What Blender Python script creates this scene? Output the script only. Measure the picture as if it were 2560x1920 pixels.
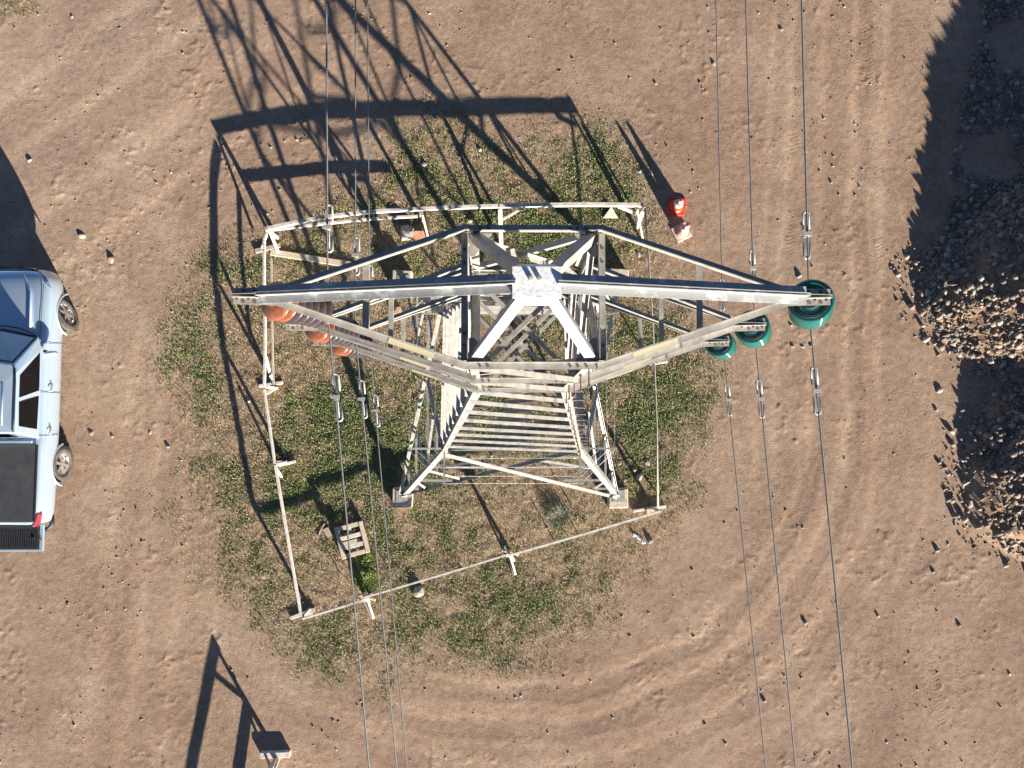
import bpy, math, random
import numpy as np
from mathutils import Vector, Matrix

S = bpy.context.scene
for o in list(bpy.data.objects):
    bpy.data.objects.remove(o)
COL = S.collection
rnd = random.Random(7)
RNG = np.random.default_rng(11)

# ------------------------------------------------------------------ camera
F, CX, CY, H = 1775.0, 1280.0, 960.0, 16.0       # focal length in photo pixels, centre, drone height
NX, NY = 1257.0, 1046.0                          # photo pixel straight below the drone
n = np.array([(NX - CX) / F, -(NY - CY) / F, -1.0]); n /= np.linalg.norm(n)
zc = -n
yc = np.array([0, 1.0, 0]); yc -= yc.dot(zc) * zc; yc /= np.linalg.norm(yc)
xc = np.cross(yc, zc)
RM = np.stack([xc, yc, zc])
def P(u, v, z=0.0):
    """point at height z seen at photo pixel (u, v)"""
    d = RM @ np.array([(u - CX) / F, -(v - CY) / F, -1.0])
    t = (z - H) / d[2]
    return Vector((t * d[0], t * d[1], z))
K = 2560 / 2212
def D(u, v, z=0.0):
    return P(u * K, v * K, z)
cam = bpy.data.cameras.new('camera')
cam.sensor_width = 36.0
cam.lens = 36.0 * F / 2560.0
cam.clip_end = 2000
camo = bpy.data.objects.new('camera', cam); COL.objects.link(camo)
camo.matrix_world = Matrix.Translation((0, 0, H)) @ Matrix([list(r) for r in RM]).to_4x4()
S.camera = camo

# ------------------------------------------------------------------ light
ELEV = math.radians(13.2)
SH = Vector((-0.492, 0.871, 0)).normalized()       # direction in which shadows fall
W = bpy.data.worlds.new('World'); S.world = W; W.use_nodes = True
nt = W.node_tree; bg = nt.nodes['Background']
sky = nt.nodes.new('ShaderNodeTexSky'); sky.sky_type = 'NISHITA'; sky.sun_disc = False
sky.sun_elevation = ELEV; sky.sun_rotation = math.atan2(-SH.x, -SH.y)
sky.air_density = 0.55; sky.dust_density = 0.15; sky.ozone_density = 1.5; sky.altitude = 2500
nt.links.new(sky.outputs[0], bg.inputs[0]); bg.inputs[1].default_value = 0.05
sun = bpy.data.lights.new('sun', 'SUN'); sun.energy = 5.0; sun.angle = math.radians(0.53); sun.color = (1, 0.92, 0.80)
suno = bpy.data.objects.new('sun', sun); COL.objects.link(suno)
suno.rotation_euler = Vector((SH.x * math.cos(ELEV), SH.y * math.cos(ELEV), -math.sin(ELEV))).to_track_quat('-Z', 'Y').to_euler()
suno.location = (10, -20, 20)
vs = S.view_settings; vs.view_transform = 'Standard'; vs.look = 'None'; vs.exposure = 1.86; vs.gamma = 1
S.render.engine = 'CYCLES'

# ------------------------------------------------------------------ materials
def mat(name, col, rough=0.6, metal=0.0, var=0.0, scale=8.0, bump=0.0, bscale=60.0, col2=None, coat=0.0, spec=0.5, coords='Object', lo=0.35, hi=0.65, detail=5, trans=0.0, ior=1.5):
    m = bpy.data.materials.new(name); m.use_nodes = True
    t = m.node_tree; b = t.nodes['Principled BSDF']
    b.inputs['Roughness'].default_value = rough; b.inputs['Metallic'].default_value = metal
    b.inputs['Base Color'].default_value = (*col, 1)
    b.inputs['Coat Weight'].default_value = coat; b.inputs['Coat Roughness'].default_value = 0.05
    b.inputs['Specular IOR Level'].default_value = spec
    b.inputs['Transmission Weight'].default_value = trans; b.inputs['IOR'].default_value = ior
    tc = t.nodes.new('ShaderNodeTexCoord')
    if var > 0 or col2:
        nz = t.nodes.new('ShaderNodeTexNoise'); nz.inputs['Scale'].default_value = scale; nz.inputs['Detail'].default_value = detail
        nz.inputs['Roughness'].default_value = 0.65
        t.links.new(tc.outputs[coords], nz.inputs['Vector'])
        cr = t.nodes.new('ShaderNodeValToRGB')
        cr.color_ramp.elements[0].position = lo; cr.color_ramp.elements[1].position = hi
        c2 = col2 or tuple(min(1, c * (1 + var)) for c in col)
        c1 = col if col2 else tuple(c * (1 - var) for c in col)
        cr.color_ramp.elements[0].color = (*c1, 1); cr.color_ramp.elements[1].color = (*c2, 1)
        t.links.new(nz.outputs['Fac'], cr.inputs['Fac']); t.links.new(cr.outputs['Color'], b.inputs['Base Color'])
    if bump > 0:
        n2 = t.nodes.new('ShaderNodeTexNoise'); n2.inputs['Scale'].default_value = bscale; n2.inputs['Detail'].default_value = 4
        t.links.new(tc.outputs[coords], n2.inputs['Vector'])
        bp = t.nodes.new('ShaderNodeBump'); bp.inputs['Strength'].default_value = bump; bp.inputs['Distance'].default_value = 0.01
        t.links.new(n2.outputs['Fac'], bp.inputs['Height']); t.links.new(bp.outputs['Normal'], b.inputs['Normal'])
    return m
def attr_mat(name, attr, rough=0.8, trans=0.0, bump=0.0, bscale=120):
    m = bpy.data.materials.new(name); m.use_nodes = True
    t = m.node_tree; b = t.nodes['Principled BSDF']
    b.inputs['Roughness'].default_value = rough; b.inputs['Specular IOR Level'].default_value = 0.25
    a = t.nodes.new('ShaderNodeAttribute'); a.attribute_name = attr
    t.links.new(a.outputs['Color'], b.inputs['Base Color'])
    if bump:
        tc = t.nodes.new('ShaderNodeTexCoord')
        n2 = t.nodes.new('ShaderNodeTexNoise'); n2.inputs['Scale'].default_value = bscale; n2.inputs['Detail'].default_value = 4
        t.links.new(tc.outputs['Object'], n2.inputs['Vector'])
        bp = t.nodes.new('ShaderNodeBump'); bp.inputs['Strength'].default_value = bump; bp.inputs['Distance'].default_value = 0.01
        t.links.new(n2.outputs['Fac'], bp.inputs['Height']); t.links.new(bp.outputs['Normal'], b.inputs['Normal'])
    return m
M = {}
M['steel'] = mat('galvanised_steel', (0.335, 0.318, 0.285), 0.5, 0.2, 0.22, 11, 0.08, 40, detail=8)
M['steel_white'] = mat('stained_steel', (0.32, 0.325, 0.32), 0.55, 0.2, col2=(0.74, 0.74, 0.72), scale=9, lo=0.52, hi=0.72, bump=0.1, bscale=70, detail=8)
M['plate_white'] = mat('bird_stained_plate', (0.48, 0.50, 0.50), 0.6, 0.1, col2=(0.84, 0.84, 0.82), scale=45, lo=0.28, hi=0.62, bump=0.15, bscale=70, detail=9)
M['rust'] = mat('rusty_steel', (0.13, 0.075, 0.05), 0.8, 0.2, col2=(0.27, 0.20, 0.16), scale=40)
M['rust_plate'] = mat('rust_streaked_plate', (0.30, 0.16, 0.09), 0.8, 0.1, col2=(0.50, 0.47, 0.43), scale=30)
M['bolt'] = mat('bolt_steel', (0.14, 0.11, 0.09), 0.7, 0.4, 0.3, 80)
M['yellow'] = mat('faded_yellow_paint', (0.50, 0.44, 0.27), 0.7, 0.0, col2=(0.48, 0.45, 0.34), scale=35, lo=0.4, hi=0.7)
M['concrete'] = mat('concrete', (0.50, 0.42, 0.335), 0.9, 0, 0.22, 9, 0.6, 60)
M['glass'] = mat('green_glass', (0.008, 0.125, 0.102), 0.06, 0.0, coat=0.8, spec=0.7, trans=0.25)
M['porcelain'] = mat('orange_porcelain', (0.235, 0.080, 0.038), 0.28, 0, 0.25, 30, coat=0.35)
M['porcelain2'] = mat('grey_brown_porcelain', (0.060, 0.044, 0.046), 0.25, 0, 0.25, 30, coat=0.4)
M['cap'] = mat('galvanised_cap', (0.52, 0.52, 0.50), 0.5, 0.3, 0.12, 60)
M['wire'] = mat('aluminium_strand', (0.20, 0.20, 0.195), 0.5, 0.35, 0.15, 50)
M['thinwire'] = mat('barbed_wire_steel', (0.40, 0.40, 0.38), 0.5, 0.4, 0.2, 50)
M['damper'] = mat('zinc_damper', (0.36, 0.365, 0.36), 0.55, 0.3, 0.2, 40)
M['white_wood'] = mat('white_painted_timber', (0.60, 0.56, 0.50), 0.8, 0, col2=(0.36, 0.30, 0.235), scale=9, lo=0.45, hi=0.72, bump=0.2, bscale=50)
M['raw_wood'] = mat('bare_timber', (0.46, 0.37, 0.26), 0.85, 0, col2=(0.58, 0.50, 0.38), scale=12, bump=0.3, bscale=60)
M['old_wood'] = mat('weathered_timber', (0.30, 0.255, 0.21), 0.9, 0, col2=(0.42, 0.36, 0.29), scale=16, bump=0.3, bscale=60)
M['pole'] = mat('grey_pole', (0.30, 0.285, 0.24), 0.7, 0.1, 0.2, 10)
M['cone_red'] = mat('red_orange_plastic', (0.66, 0.055, 0.022), 0.45, 0, 0.1, 12, 0.05, 40)
M['cone_pale'] = mat('faded_pink_plastic', (0.48, 0.17, 0.13), 0.6, 0, col2=(0.52, 0.27, 0.21), scale=9)
M['cone_band'] = mat('white_reflective_band', (0.60, 0.58, 0.60), 0.4, 0, 0.05, 30)
M['cone_base_pale'] = mat('dusty_cone_base', (0.50, 0.43, 0.36), 0.85, 0, 0.1, 14, 0.2, 60)
M['cone_tip'] = mat('red_cone_tip', (0.50, 0.03, 0.04), 0.5, 0, 0.1, 12)
M['paint'] = mat('sky_tinted_silver_paint', (0.50, 0.62, 0.74), 0.20, 0.5, 0.03, 300, coat=1.0)  # silver tinted blue: sky reflection of bonnet and roof painted into the base colour
M['carglass'] = mat('dark_car_glass', (0.010, 0.028, 0.040), 0.04, 0.0, coat=1.0, spec=0.9, ior=1.7)
M['sideglass'] = mat('tinted_side_glass', (0.006, 0.005, 0.006), 0.05, 0.0, spec=0.2)
M['blackplastic'] = mat('black_plastic', (0.016, 0.016, 0.018), 0.55, 0, 0.2, 40)
M['tonneau'] = mat('black_tonneau_vinyl', (0.040, 0.042, 0.046), 0.5, 0, col2=(0.062, 0.062, 0.062), scale=4, bump=0.2, bscale=12)
M['liner'] = mat('black_bed_liner', (0.022, 0.023, 0.025), 0.45, 0, 0.2, 20)
M['tyre'] = mat('dusty_tyre_rubber', (0.045, 0.042, 0.038), 0.85, 0, col2=(0.12, 0.10, 0.085), scale=14, bump=0.5, bscale=90)
M['rim'] = mat('alloy_rim', (0.62, 0.60, 0.57), 0.3, 0.8, 0.1, 30)
M['taillight'] = mat('red_tail_lens', (0.24, 0.012, 0.02), 0.12, 0, coat=0.8)
M['headlight'] = mat('headlight_lens', (0.32, 0.34, 0.37), 0.08, 0.3, coat=0.8)
M['sticker'] = mat('sticker_paper', (0.25, 0.55, 0.62), 0.6)
M['cloth'] = mat('white_cloth', (0.80, 0.80, 0.82), 0.9, 0, 0.06, 20)
M['rock'] = mat('pale_stone', (0.33, 0.285, 0.235), 0.9, 0, 0.28, 14, 0.6, 50)
M['rock_g'] = mat('grey_stone', (0.22, 0.20, 0.18), 0.9, 0, 0.3, 14, 0.6, 50)
M['rock_p'] = mat('pinkish_stone', (0.44, 0.29, 0.22), 0.9, 0, 0.2, 14, 0.6, 50)
M['rubble'] = mat('broken_concrete_rubble', (0.16, 0.15, 0.14), 0.95, 0, col2=(0.36, 0.34, 0.31), scale=38, bump=1.0, bscale=70)
M['terracotta'] = mat('terracotta', (0.40, 0.20, 0.13), 0.9, 0, 0.2, 12, 0.4)
M['leaf'] = attr_mat('leaf_blades', 'Col', 0.7)
M['gravel'] = attr_mat('gravel_stones', 'Col', 0.9, bump=0.4)

# ------------------------------------------------------------------ mesh helpers
def V(*a): return Vector(a)
def link(name, me, m, parent=None, smooth=False):
    if m is not None: me.materials.append(m)
    if smooth: me.polygons.foreach_set('use_smooth', [True] * len(me.polygons))
    o = bpy.data.objects.new(name, me); COL.objects.link(o)
    if parent: o.parent = parent
    return o
def tag(o, label=None, cat=None, group=None, kind=None):
    if label: o['label'] = label
    if cat: o['category'] = cat
    if group: o['group'] = group
    if kind: o['kind'] = kind
    return o
def thing(name, label, cat, loc=(0, 0, 0), group=None):
    o = bpy.data.objects.new(name, None); COL.objects.link(o); o.location = loc; o.empty_display_size = 0.1
    return tag(o, label, cat, group)
class MB:
    def __init__(s): s.v = []; s.f = []
    def add(s, vs, fs):
        k = len(s.v); s.v += [tuple(p) for p in vs]; s.f += [tuple(i + k for i in f) for f in fs]; return s
    def beam(s, p0, p1, w, h, up=(0, 0, 1)):
        p0, p1 = Vector(p0), Vector(p1); ax = (p1 - p0).normalized(); up = Vector(up)
        if abs(ax.dot(up)) > 0.97: up = Vector((1, 0, 0))
        sx = ax.cross(up).normalized(); sz = sx.cross(ax).normalized()
        vs = [p + sx * a * w / 2 + sz * b * h / 2 for p in (p0, p1) for a, b in ((-1, -1), (1, -1), (1, 1), (-1, 1))]
        return s.add(vs, [(3, 2, 1, 0), (4, 5, 6, 7), (0, 1, 5, 4), (1, 2, 6, 5), (2, 3, 7, 6), (3, 0, 4, 7)])
    def box(s, c, d, rz=0.0):
        c = Vector(c); r = Matrix.Rotation(rz, 3, 'Z')
        vs = [c + r @ Vector((a * d[0] / 2, b * d[1] / 2, e * d[2] / 2)) for e in (-1, 1) for a, b in ((-1, -1), (1, -1), (1, 1), (-1, 1))]
        return s.add(vs, [(3, 2, 1, 0), (4, 5, 6, 7), (0, 1, 5, 4), (1, 2, 6, 5), (2, 3, 7, 6), (3, 0, 4, 7)])
    def tube(s, pts, r, n=8, closed=False):
        pts = [Vector(p) for p in pts]; rs = r if isinstance(r, (list, tuple)) else [r] * len(pts)
        rings = []; ref = None
        for i, p in enumerate(pts):
            if closed: ax = (pts[(i + 1) % len(pts)] - pts[i - 1])
            else: ax = pts[min(i + 1, len(pts) - 1)] - pts[max(i - 1, 0)]
            ax.normalize()
            if ref is None:
                ref = Vector((0, 0, 1)) if abs(ax.z) < 0.9 else Vector((1, 0, 0))
            a = ax.cross(ref).normalized(); b = a.cross(ax).normalized(); ref = b
            rings.append([p + (a * math.cos(2 * math.pi * j / n) + b * math.sin(2 * math.pi * j / n)) * rs[i] for j in range(n)])
        k = [q for rg in rings for q in rg]; f = []
        m = len(pts)
        for i in range(m if closed else m - 1):
            for j in range(n):
                a0 = i * n + j; a1 = i * n + (j + 1) % n; b0 = ((i + 1) % m) * n + j; b1 = ((i + 1) % m) * n + (j + 1) % n
                f.append((a0, a1, b1, b0))
        if not closed: f += [tuple(reversed(range(n))), tuple(range((m - 1) * n, m * n))]
        return s.add(k, f)
    def lathe(s, prof, n=32, org=(0, 0, 0), axis=(0, 0, 1), caps=True):
        q = Vector((0, 0, 1)).rotation_difference(Vector(axis).normalized()); org = Vector(org)
        vs = []; f = []
        for r, z in prof:
            for j in range(n):
                a = 2 * math.pi * j / n; vs.append(org + q @ Vector((r * math.cos(a), r * math.sin(a), z)))
        for i in range(len(prof) - 1):
            for j in range(n):
                f.append((i * n + j, i * n + (j + 1) % n, (i + 1) * n + (j + 1) % n, (i + 1) * n + j))
        if caps: f += [tuple(reversed(range(n))), tuple(range((len(prof) - 1) * n, len(prof) * n))]
        return s.add(vs, f)
    def angle(s, pts, a, t, n1, n2):
        """L-section swept along a polyline; the corner runs along pts, legs point along n1 and n2"""
        pts = [Vector(p) for p in pts]; n1 = Vector(n1); n2 = Vector(n2); rings = []
        for i, p in enumerate(pts):
            d0 = (pts[i] - pts[i - 1]).normalized() if i else None
            d1 = (pts[i + 1] - pts[i]).normalized() if i < len(pts) - 1 else None
            ax = ((d0 or d1) + (d1 or d0)).normalized(); sc = 1.0
            if d0 and d1: sc = 1 / max(0.5, ax.dot(d1))
            e1 = (n1 - ax * n1.dot(ax)).normalized(); e2 = (n2 - ax * n2.dot(ax)); e2 = (e2 - e1 * e2.dot(e1)).normalized()
            prof = ((0, 0), (a, 0), (a, t), (t, t), (t, a), (0, a))
            rings.append([p + e1 * x * sc + e2 * y for x, y in prof])
        vs = [q for r in rings for q in r]; f = []; m = len(pts)
        for i in range(m - 1):
            for j in range(6):
                f.append((i * 6 + j, i * 6 + (j + 1) % 6, (i + 1) * 6 + (j + 1) % 6, (i + 1) * 6 + j))
        e = (m - 1) * 6
        f += [(3, 2, 1, 0), (5, 4, 3, 0), (e, e + 1, e + 2, e + 3), (e, e + 3, e + 4, e + 5)]
        return s.add(vs, f)
    def plate(s, pts, th, nrm):
        nrm = Vector(nrm).normalized() * th; k = len(pts)
        vs = [Vector(p) for p in pts] + [Vector(p) + nrm for p in pts]
        f = [tuple(reversed(range(k))), tuple(range(k, 2 * k))] + [(i, (i + 1) % k, k + (i + 1) % k, k + i) for i in range(k)]
        return s.add(vs, f)
    def mesh(s, name):
        me = bpy.data.meshes.new(name); me.from_pydata(s.v, [], s.f); me.update()
        import bmesh
        bm = bmesh.new(); bm.from_mesh(me); bmesh.ops.recalc_face_normals(bm, faces=bm.faces); bm.to_mesh(me); bm.free()
        return me
    def build(s, name, m, parent=None, smooth=False):
        me = s.mesh(name)
        if parent is not None:
            inv = Vector(parent.get('_o', (0, 0, 0)))
        return link(name, me, m, parent, smooth)
def bevel(o, w, seg=2):
    md = o.modifiers.new('bevel', 'BEVEL'); md.width = w; md.segments = seg; md.limit_method = 'ANGLE'; md.angle_limit = math.radians(35)
    return o

# ------------------------------------------------------------------ noise
def _hash(ix, iy, seed):
    h = (ix.astype(np.int64) * 374761393 + iy.astype(np.int64) * 668265263 + seed * 1442695041) & 0xFFFFFFFF
    h = ((h ^ (h >> 13)) * 1274126177) & 0xFFFFFFFF
    return ((h ^ (h >> 16)) & 0xFFFF) / 65535.0
def vn(x, y, sc, seed):
    x = np.asarray(x, float) / sc; y = np.asarray(y, float) / sc
    ix = np.floor(x); iy = np.floor(y); fx = x - ix; fy = y - iy
    fx = fx * fx * (3 - 2 * fx); fy = fy * fy * (3 - 2 * fy)
    a = _hash(ix, iy, seed); b = _hash(ix + 1, iy, seed); c = _hash(ix, iy + 1, seed); d = _hash(ix + 1, iy + 1, seed)
    return (a * (1 - fx) + b * fx) * (1 - fy) + (c * (1 - fx) + d * fx) * fy
def fbm(x, y, sc, seed, o=4):
    r = 0; a = 1; t = 0
    ca, sa = math.cos(0.6), math.sin(0.6)
    for i in range(o):
        r = r + a * vn(x, y, sc, seed + i * 17); t += a; a *= 0.5; sc *= 0.5
        x, y = x * ca - y * sa + 3.1, x * sa + y * ca - 1.7
    return r / t
def sstep(a, b, x):
    t = np.clip((x - a) / (b - a), 0, 1); return t * t * (3 - 2 * t)

# ------------------------------------------------------------------ terrain
GP = [(860, 300), (990, 275), (1120, 285), (1330, 300), (1420, 400), (1470, 520), (1490, 640), (1505, 800), (1505, 900), (1475, 1000), (1445, 1110), (1400, 1200), (1330, 1320),
      (1180, 1390), (1000, 1420), (860, 1435), (700, 1430), (570, 1360), (470, 1250), (430, 1100), (415, 950), (430, 800), (455, 660), (540, 560), (640, 470), (800, 400)]
GPW = np.array([D(*p)[:2] for p in GP])
def poly_sd(x, y, pg):
    x = np.asarray(x, float); y = np.asarray(y, float)
    d = np.full(x.shape, 1e9); ins = np.zeros(x.shape, bool)
    for i in range(len(pg)):
        ax, ay = pg[i]; bx, by = pg[(i + 1) % len(pg)]
        dx, dy = bx - ax, by - ay
        t = np.clip(((x - ax) * dx + (y - ay) * dy) / (dx * dx + dy * dy), 0, 1)
        d = np.minimum(d, np.hypot(x - ax - t * dx, y - ay - t * dy))
        c = ((ay > y) != (by > y)) & (x < (bx - ax) * (y - ay) / (by - ay + 1e-12) + ax)
        ins ^= c
    return np.where(ins, d, -d)
def grass_mask(x, y):
    sd = poly_sd(x, y, GPW) + (fbm(x, y, 1.3, 5, 4) - 0.5) * 1.7 + 0.35
    m = sstep(-0.8, 0.9, sd - 0.25)
    # a scrap of grass in the far corner of the yard
    e = 1.3 - np.hypot((x + 11.7) / 1.1, (y - 9.9) / 0.8) + (fbm(x, y, 0.6, 9, 3) - 0.5) * 0.7
    return np.maximum(m, sstep(-0.1, 0.35, e))
HEAPS = [(15.2, 3.0, 5.7, 2.9, 2.1, 31), (13.0, -1.2, 2.7, 2.4, 1.0, 37)]
def heap_h(x, y):
    h = np.zeros_like(np.asarray(x, float))
    for cx_, cy_, R_, Ry, hh, sd in HEAPS:
        r = np.hypot((x - cx_) / R_, (y - cy_) / Ry) + (fbm(x, y, 1.3, sd, 4) - 0.5) * 0.15
        k = np.clip(1 - r, 0, 1)
        h = np.maximum(h, hh * (k ** 0.93))
    return h
def track_profile(d, w):
    return np.exp(-(d / w) ** 2)
TC = (0.45, 0.42)
def tracks(x, y):
    """ruts pressed by wheels: arcs round the grass on the lower right, straight ruts beside the heap"""
    r = np.hypot(x - TC[0], (y - TC[1]) * 1.02); a = np.arctan2(y - TC[1], x - TC[0])
    wob = (fbm(x, y, 1.6, 71, 3) - 0.5) * 0.5
    z = np.zeros_like(r)
    arc = sstep(-2.6, -1.9, a) * (1 - sstep(-0.5, 0.2, a))
    for rr, w, k in ((6.55, .13, .022), (6.95, .10, -.02), (7.35, .15, .024), (7.8, .11, -.018), (8.3, .16, .02), (8.8, .12, -.016), (9.4, .15, .014)):
        z -= arc * k * track_profile(r - rr - wob, w)
    st = sstep(-2.4, -0.4, y)
    for xx, w, k in ((6.0, .10, .014), (6.45, .12, .018), (7.25, .14, .02), (8.0, .12, .024), (8.35, .09, -.02), (8.7, .13, .024)):
        z -= st * k * track_profile(x - xx - wob * 0.6 - 0.05 * (y - 4), w)
    # diagonal ruts across the upper left
    q = (y * 0.80 - x * 0.60)
    le = sstep(4.0, 6.0, q - 0.2 * x) * sstep(-1, 1, -x - 3)
    for qq, w, k in ((8.7, .2, .02), (10.0, .24, .02), (11.4, .2, .022), (12.6, .2, .02), (14.0, .22, .02)):
        z -= le * k * track_profile(q - qq - wob, w)
    # left side, beside the truck
    lv = sstep(-4.1, -4.9, x) * sstep(3.1, 1.1, y)
    for xx, w, k in ((-8.35, .2, .016), (-7.55, .2, .018), (-6.75, .2, .016), (-5.85, .2, .014)):
        z -= lv * k * track_profile(x - xx - wob - 0.10 * y, w)
    return z
TREADS = [((1683, 165), (1790, 395), .16), ((1768, 340), (1835, 480), .14), ((2150, 30), (2190, 330), .22), ((2190, 400), (2195, 660), .2), ((1985, 150), (1970, 640), .17), ((2330, 1640), (2350, 1830), .15), ((2390, 1600), (2410, 1800), .14)]
def tread(x, y):
    z = np.zeros_like(np.asarray(x, float))
    for a, b, w in TREADS:
        a = P(*a); b = P(*b); d = (b - a); L = d.length; d /= L
        u = (x - a.x) * d.x + (y - a.y) * d.y; v = -(x - a.x) * d.y + (y - a.y) * d.x
        v = v + (vn(x, y, .8, 88) - .5) * .1
        m = sstep(.38, .58, vn(x, y, .45, 97)) * sstep(w, w * .7, np.abs(v)) * sstep(-.1, .2, u) * sstep(L + .1, L - .2, u)
        ph = (u + np.abs(v) * 0.5) / 0.085
        z += m * (0.004 * np.sin(ph * 2 * np.pi) - 0.003)
    return z
def ground_h(x, y, fine=True):
    x = np.asarray(x, float); y = np.asarray(y, float)
    g = grass_mask(x, y)
    z = (fbm(x, y, 3.0, 1, 2) - 0.5) * 0.05
    hp = heap_h(x, y)
    z = z + hp + 0.32 * tracks(x, y) * (1 - 0.8 * g) * (hp < 0.02)
    if fine:
        dirt = (fbm(x, y, 0.5, 21, 3) - 0.5) * 0.009
        clod = np.maximum(0, fbm(x, y, 0.13, 23, 3) - 0.58) * 0.05 * sstep(0.50, 0.66, fbm(x, y, 1.1, 25, 3))
        small = (fbm(x, y, 0.075, 29, 2) - 0.5) * 0.0065
        z = z + dirt * (1 - 0.3 * g) + clod + small + tread(x, y) * (1 - g)
        z = z + (hp > 0.005) * (fbm(x, y, 0.42, 41, 4) - 0.5) * 0.20 * sstep(0, 0.25, hp)
        z = z + g * (fbm(x, y, 0.18, 51, 2) - 0.5) * 0.03
    return z
def gh(x, y): return float(ground_h(np.array([x]), np.array([y]))[0])

def axis_coords(lo, hi, st, far):
    c = list(np.arange(lo, hi + st / 2, st)); s = st; p = hi
    while p < far: s *= 1.35; p += s; c.append(p)
    s = st; p = lo
    while p > -far: s *= 1.35; p -= s; c.insert(0, p)
    return np.array(c)
gx = axis_coords(-12.0, 12.9, 0.030, 400); gy = axis_coords(-8.2, 10.3, 0.030, 400)
XX, YY = np.meshgrid(gx, gy)
ZZ = ground_h(XX, YY)
far = np.maximum(np.abs(XX - .5) - 20, 0) + np.maximum(np.abs(YY - 2) - 20, 0)
ZZ = np.where(far > 0, (fbm(XX, YY, 12, 61, 3) - 0.5) * 0.3, ZZ)
nx_, ny_ = len(gx), len(gy)
me = bpy.data.meshes.new('ground')
co = np.stack([XX.ravel(), YY.ravel(), ZZ.ravel()], 1).astype(np.float32)
idx = np.arange(nx_ * ny_).reshape(ny_, nx_)
fc = np.stack([idx[:-1, :-1].ravel(), idx[:-1, 1:].ravel(), idx[1:, 1:].ravel(), idx[1:, :-1].ravel()], 1)
me.vertices.add(len(co)); me.vertices.foreach_set('co', co.ravel())
me.loops.add(fc.size); me.loops.foreach_set('vertex_index', fc.ravel().astype(np.int32))
me.polygons.add(len(fc)); me.polygons.foreach_set('loop_start', np.arange(0, fc.size, 4, dtype=np.int32))
me.update(); me.validate()
me.polygons.foreach_set('use_smooth', np.ones(len(fc), bool))
zone = np.zeros((len(co), 4), np.float32)
zone[:, 0] = grass_mask(XX, YY).ravel(); zone[:, 1] = (heap_h(XX, YY) > 0.02).ravel() * sstep(0, .2, heap_h(XX, YY)).ravel()
zone[:, 2] = sstep(-6, -12, XX - 0.25 * YY).ravel(); zone[:, 3] = 1
trk = np.clip(-tracks(XX, YY) / .03, -1, 1) * (1 - zone[:, 0].reshape(XX.shape))
tr = me.attributes.new('track', 'FLOAT', 'POINT'); tr.data.foreach_set('value', trk.astype(np.float32).ravel())
at = me.color_attributes.new('zone', 'FLOAT_COLOR', 'POINT'); at.data.foreach_set('color', zone.ravel())
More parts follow.
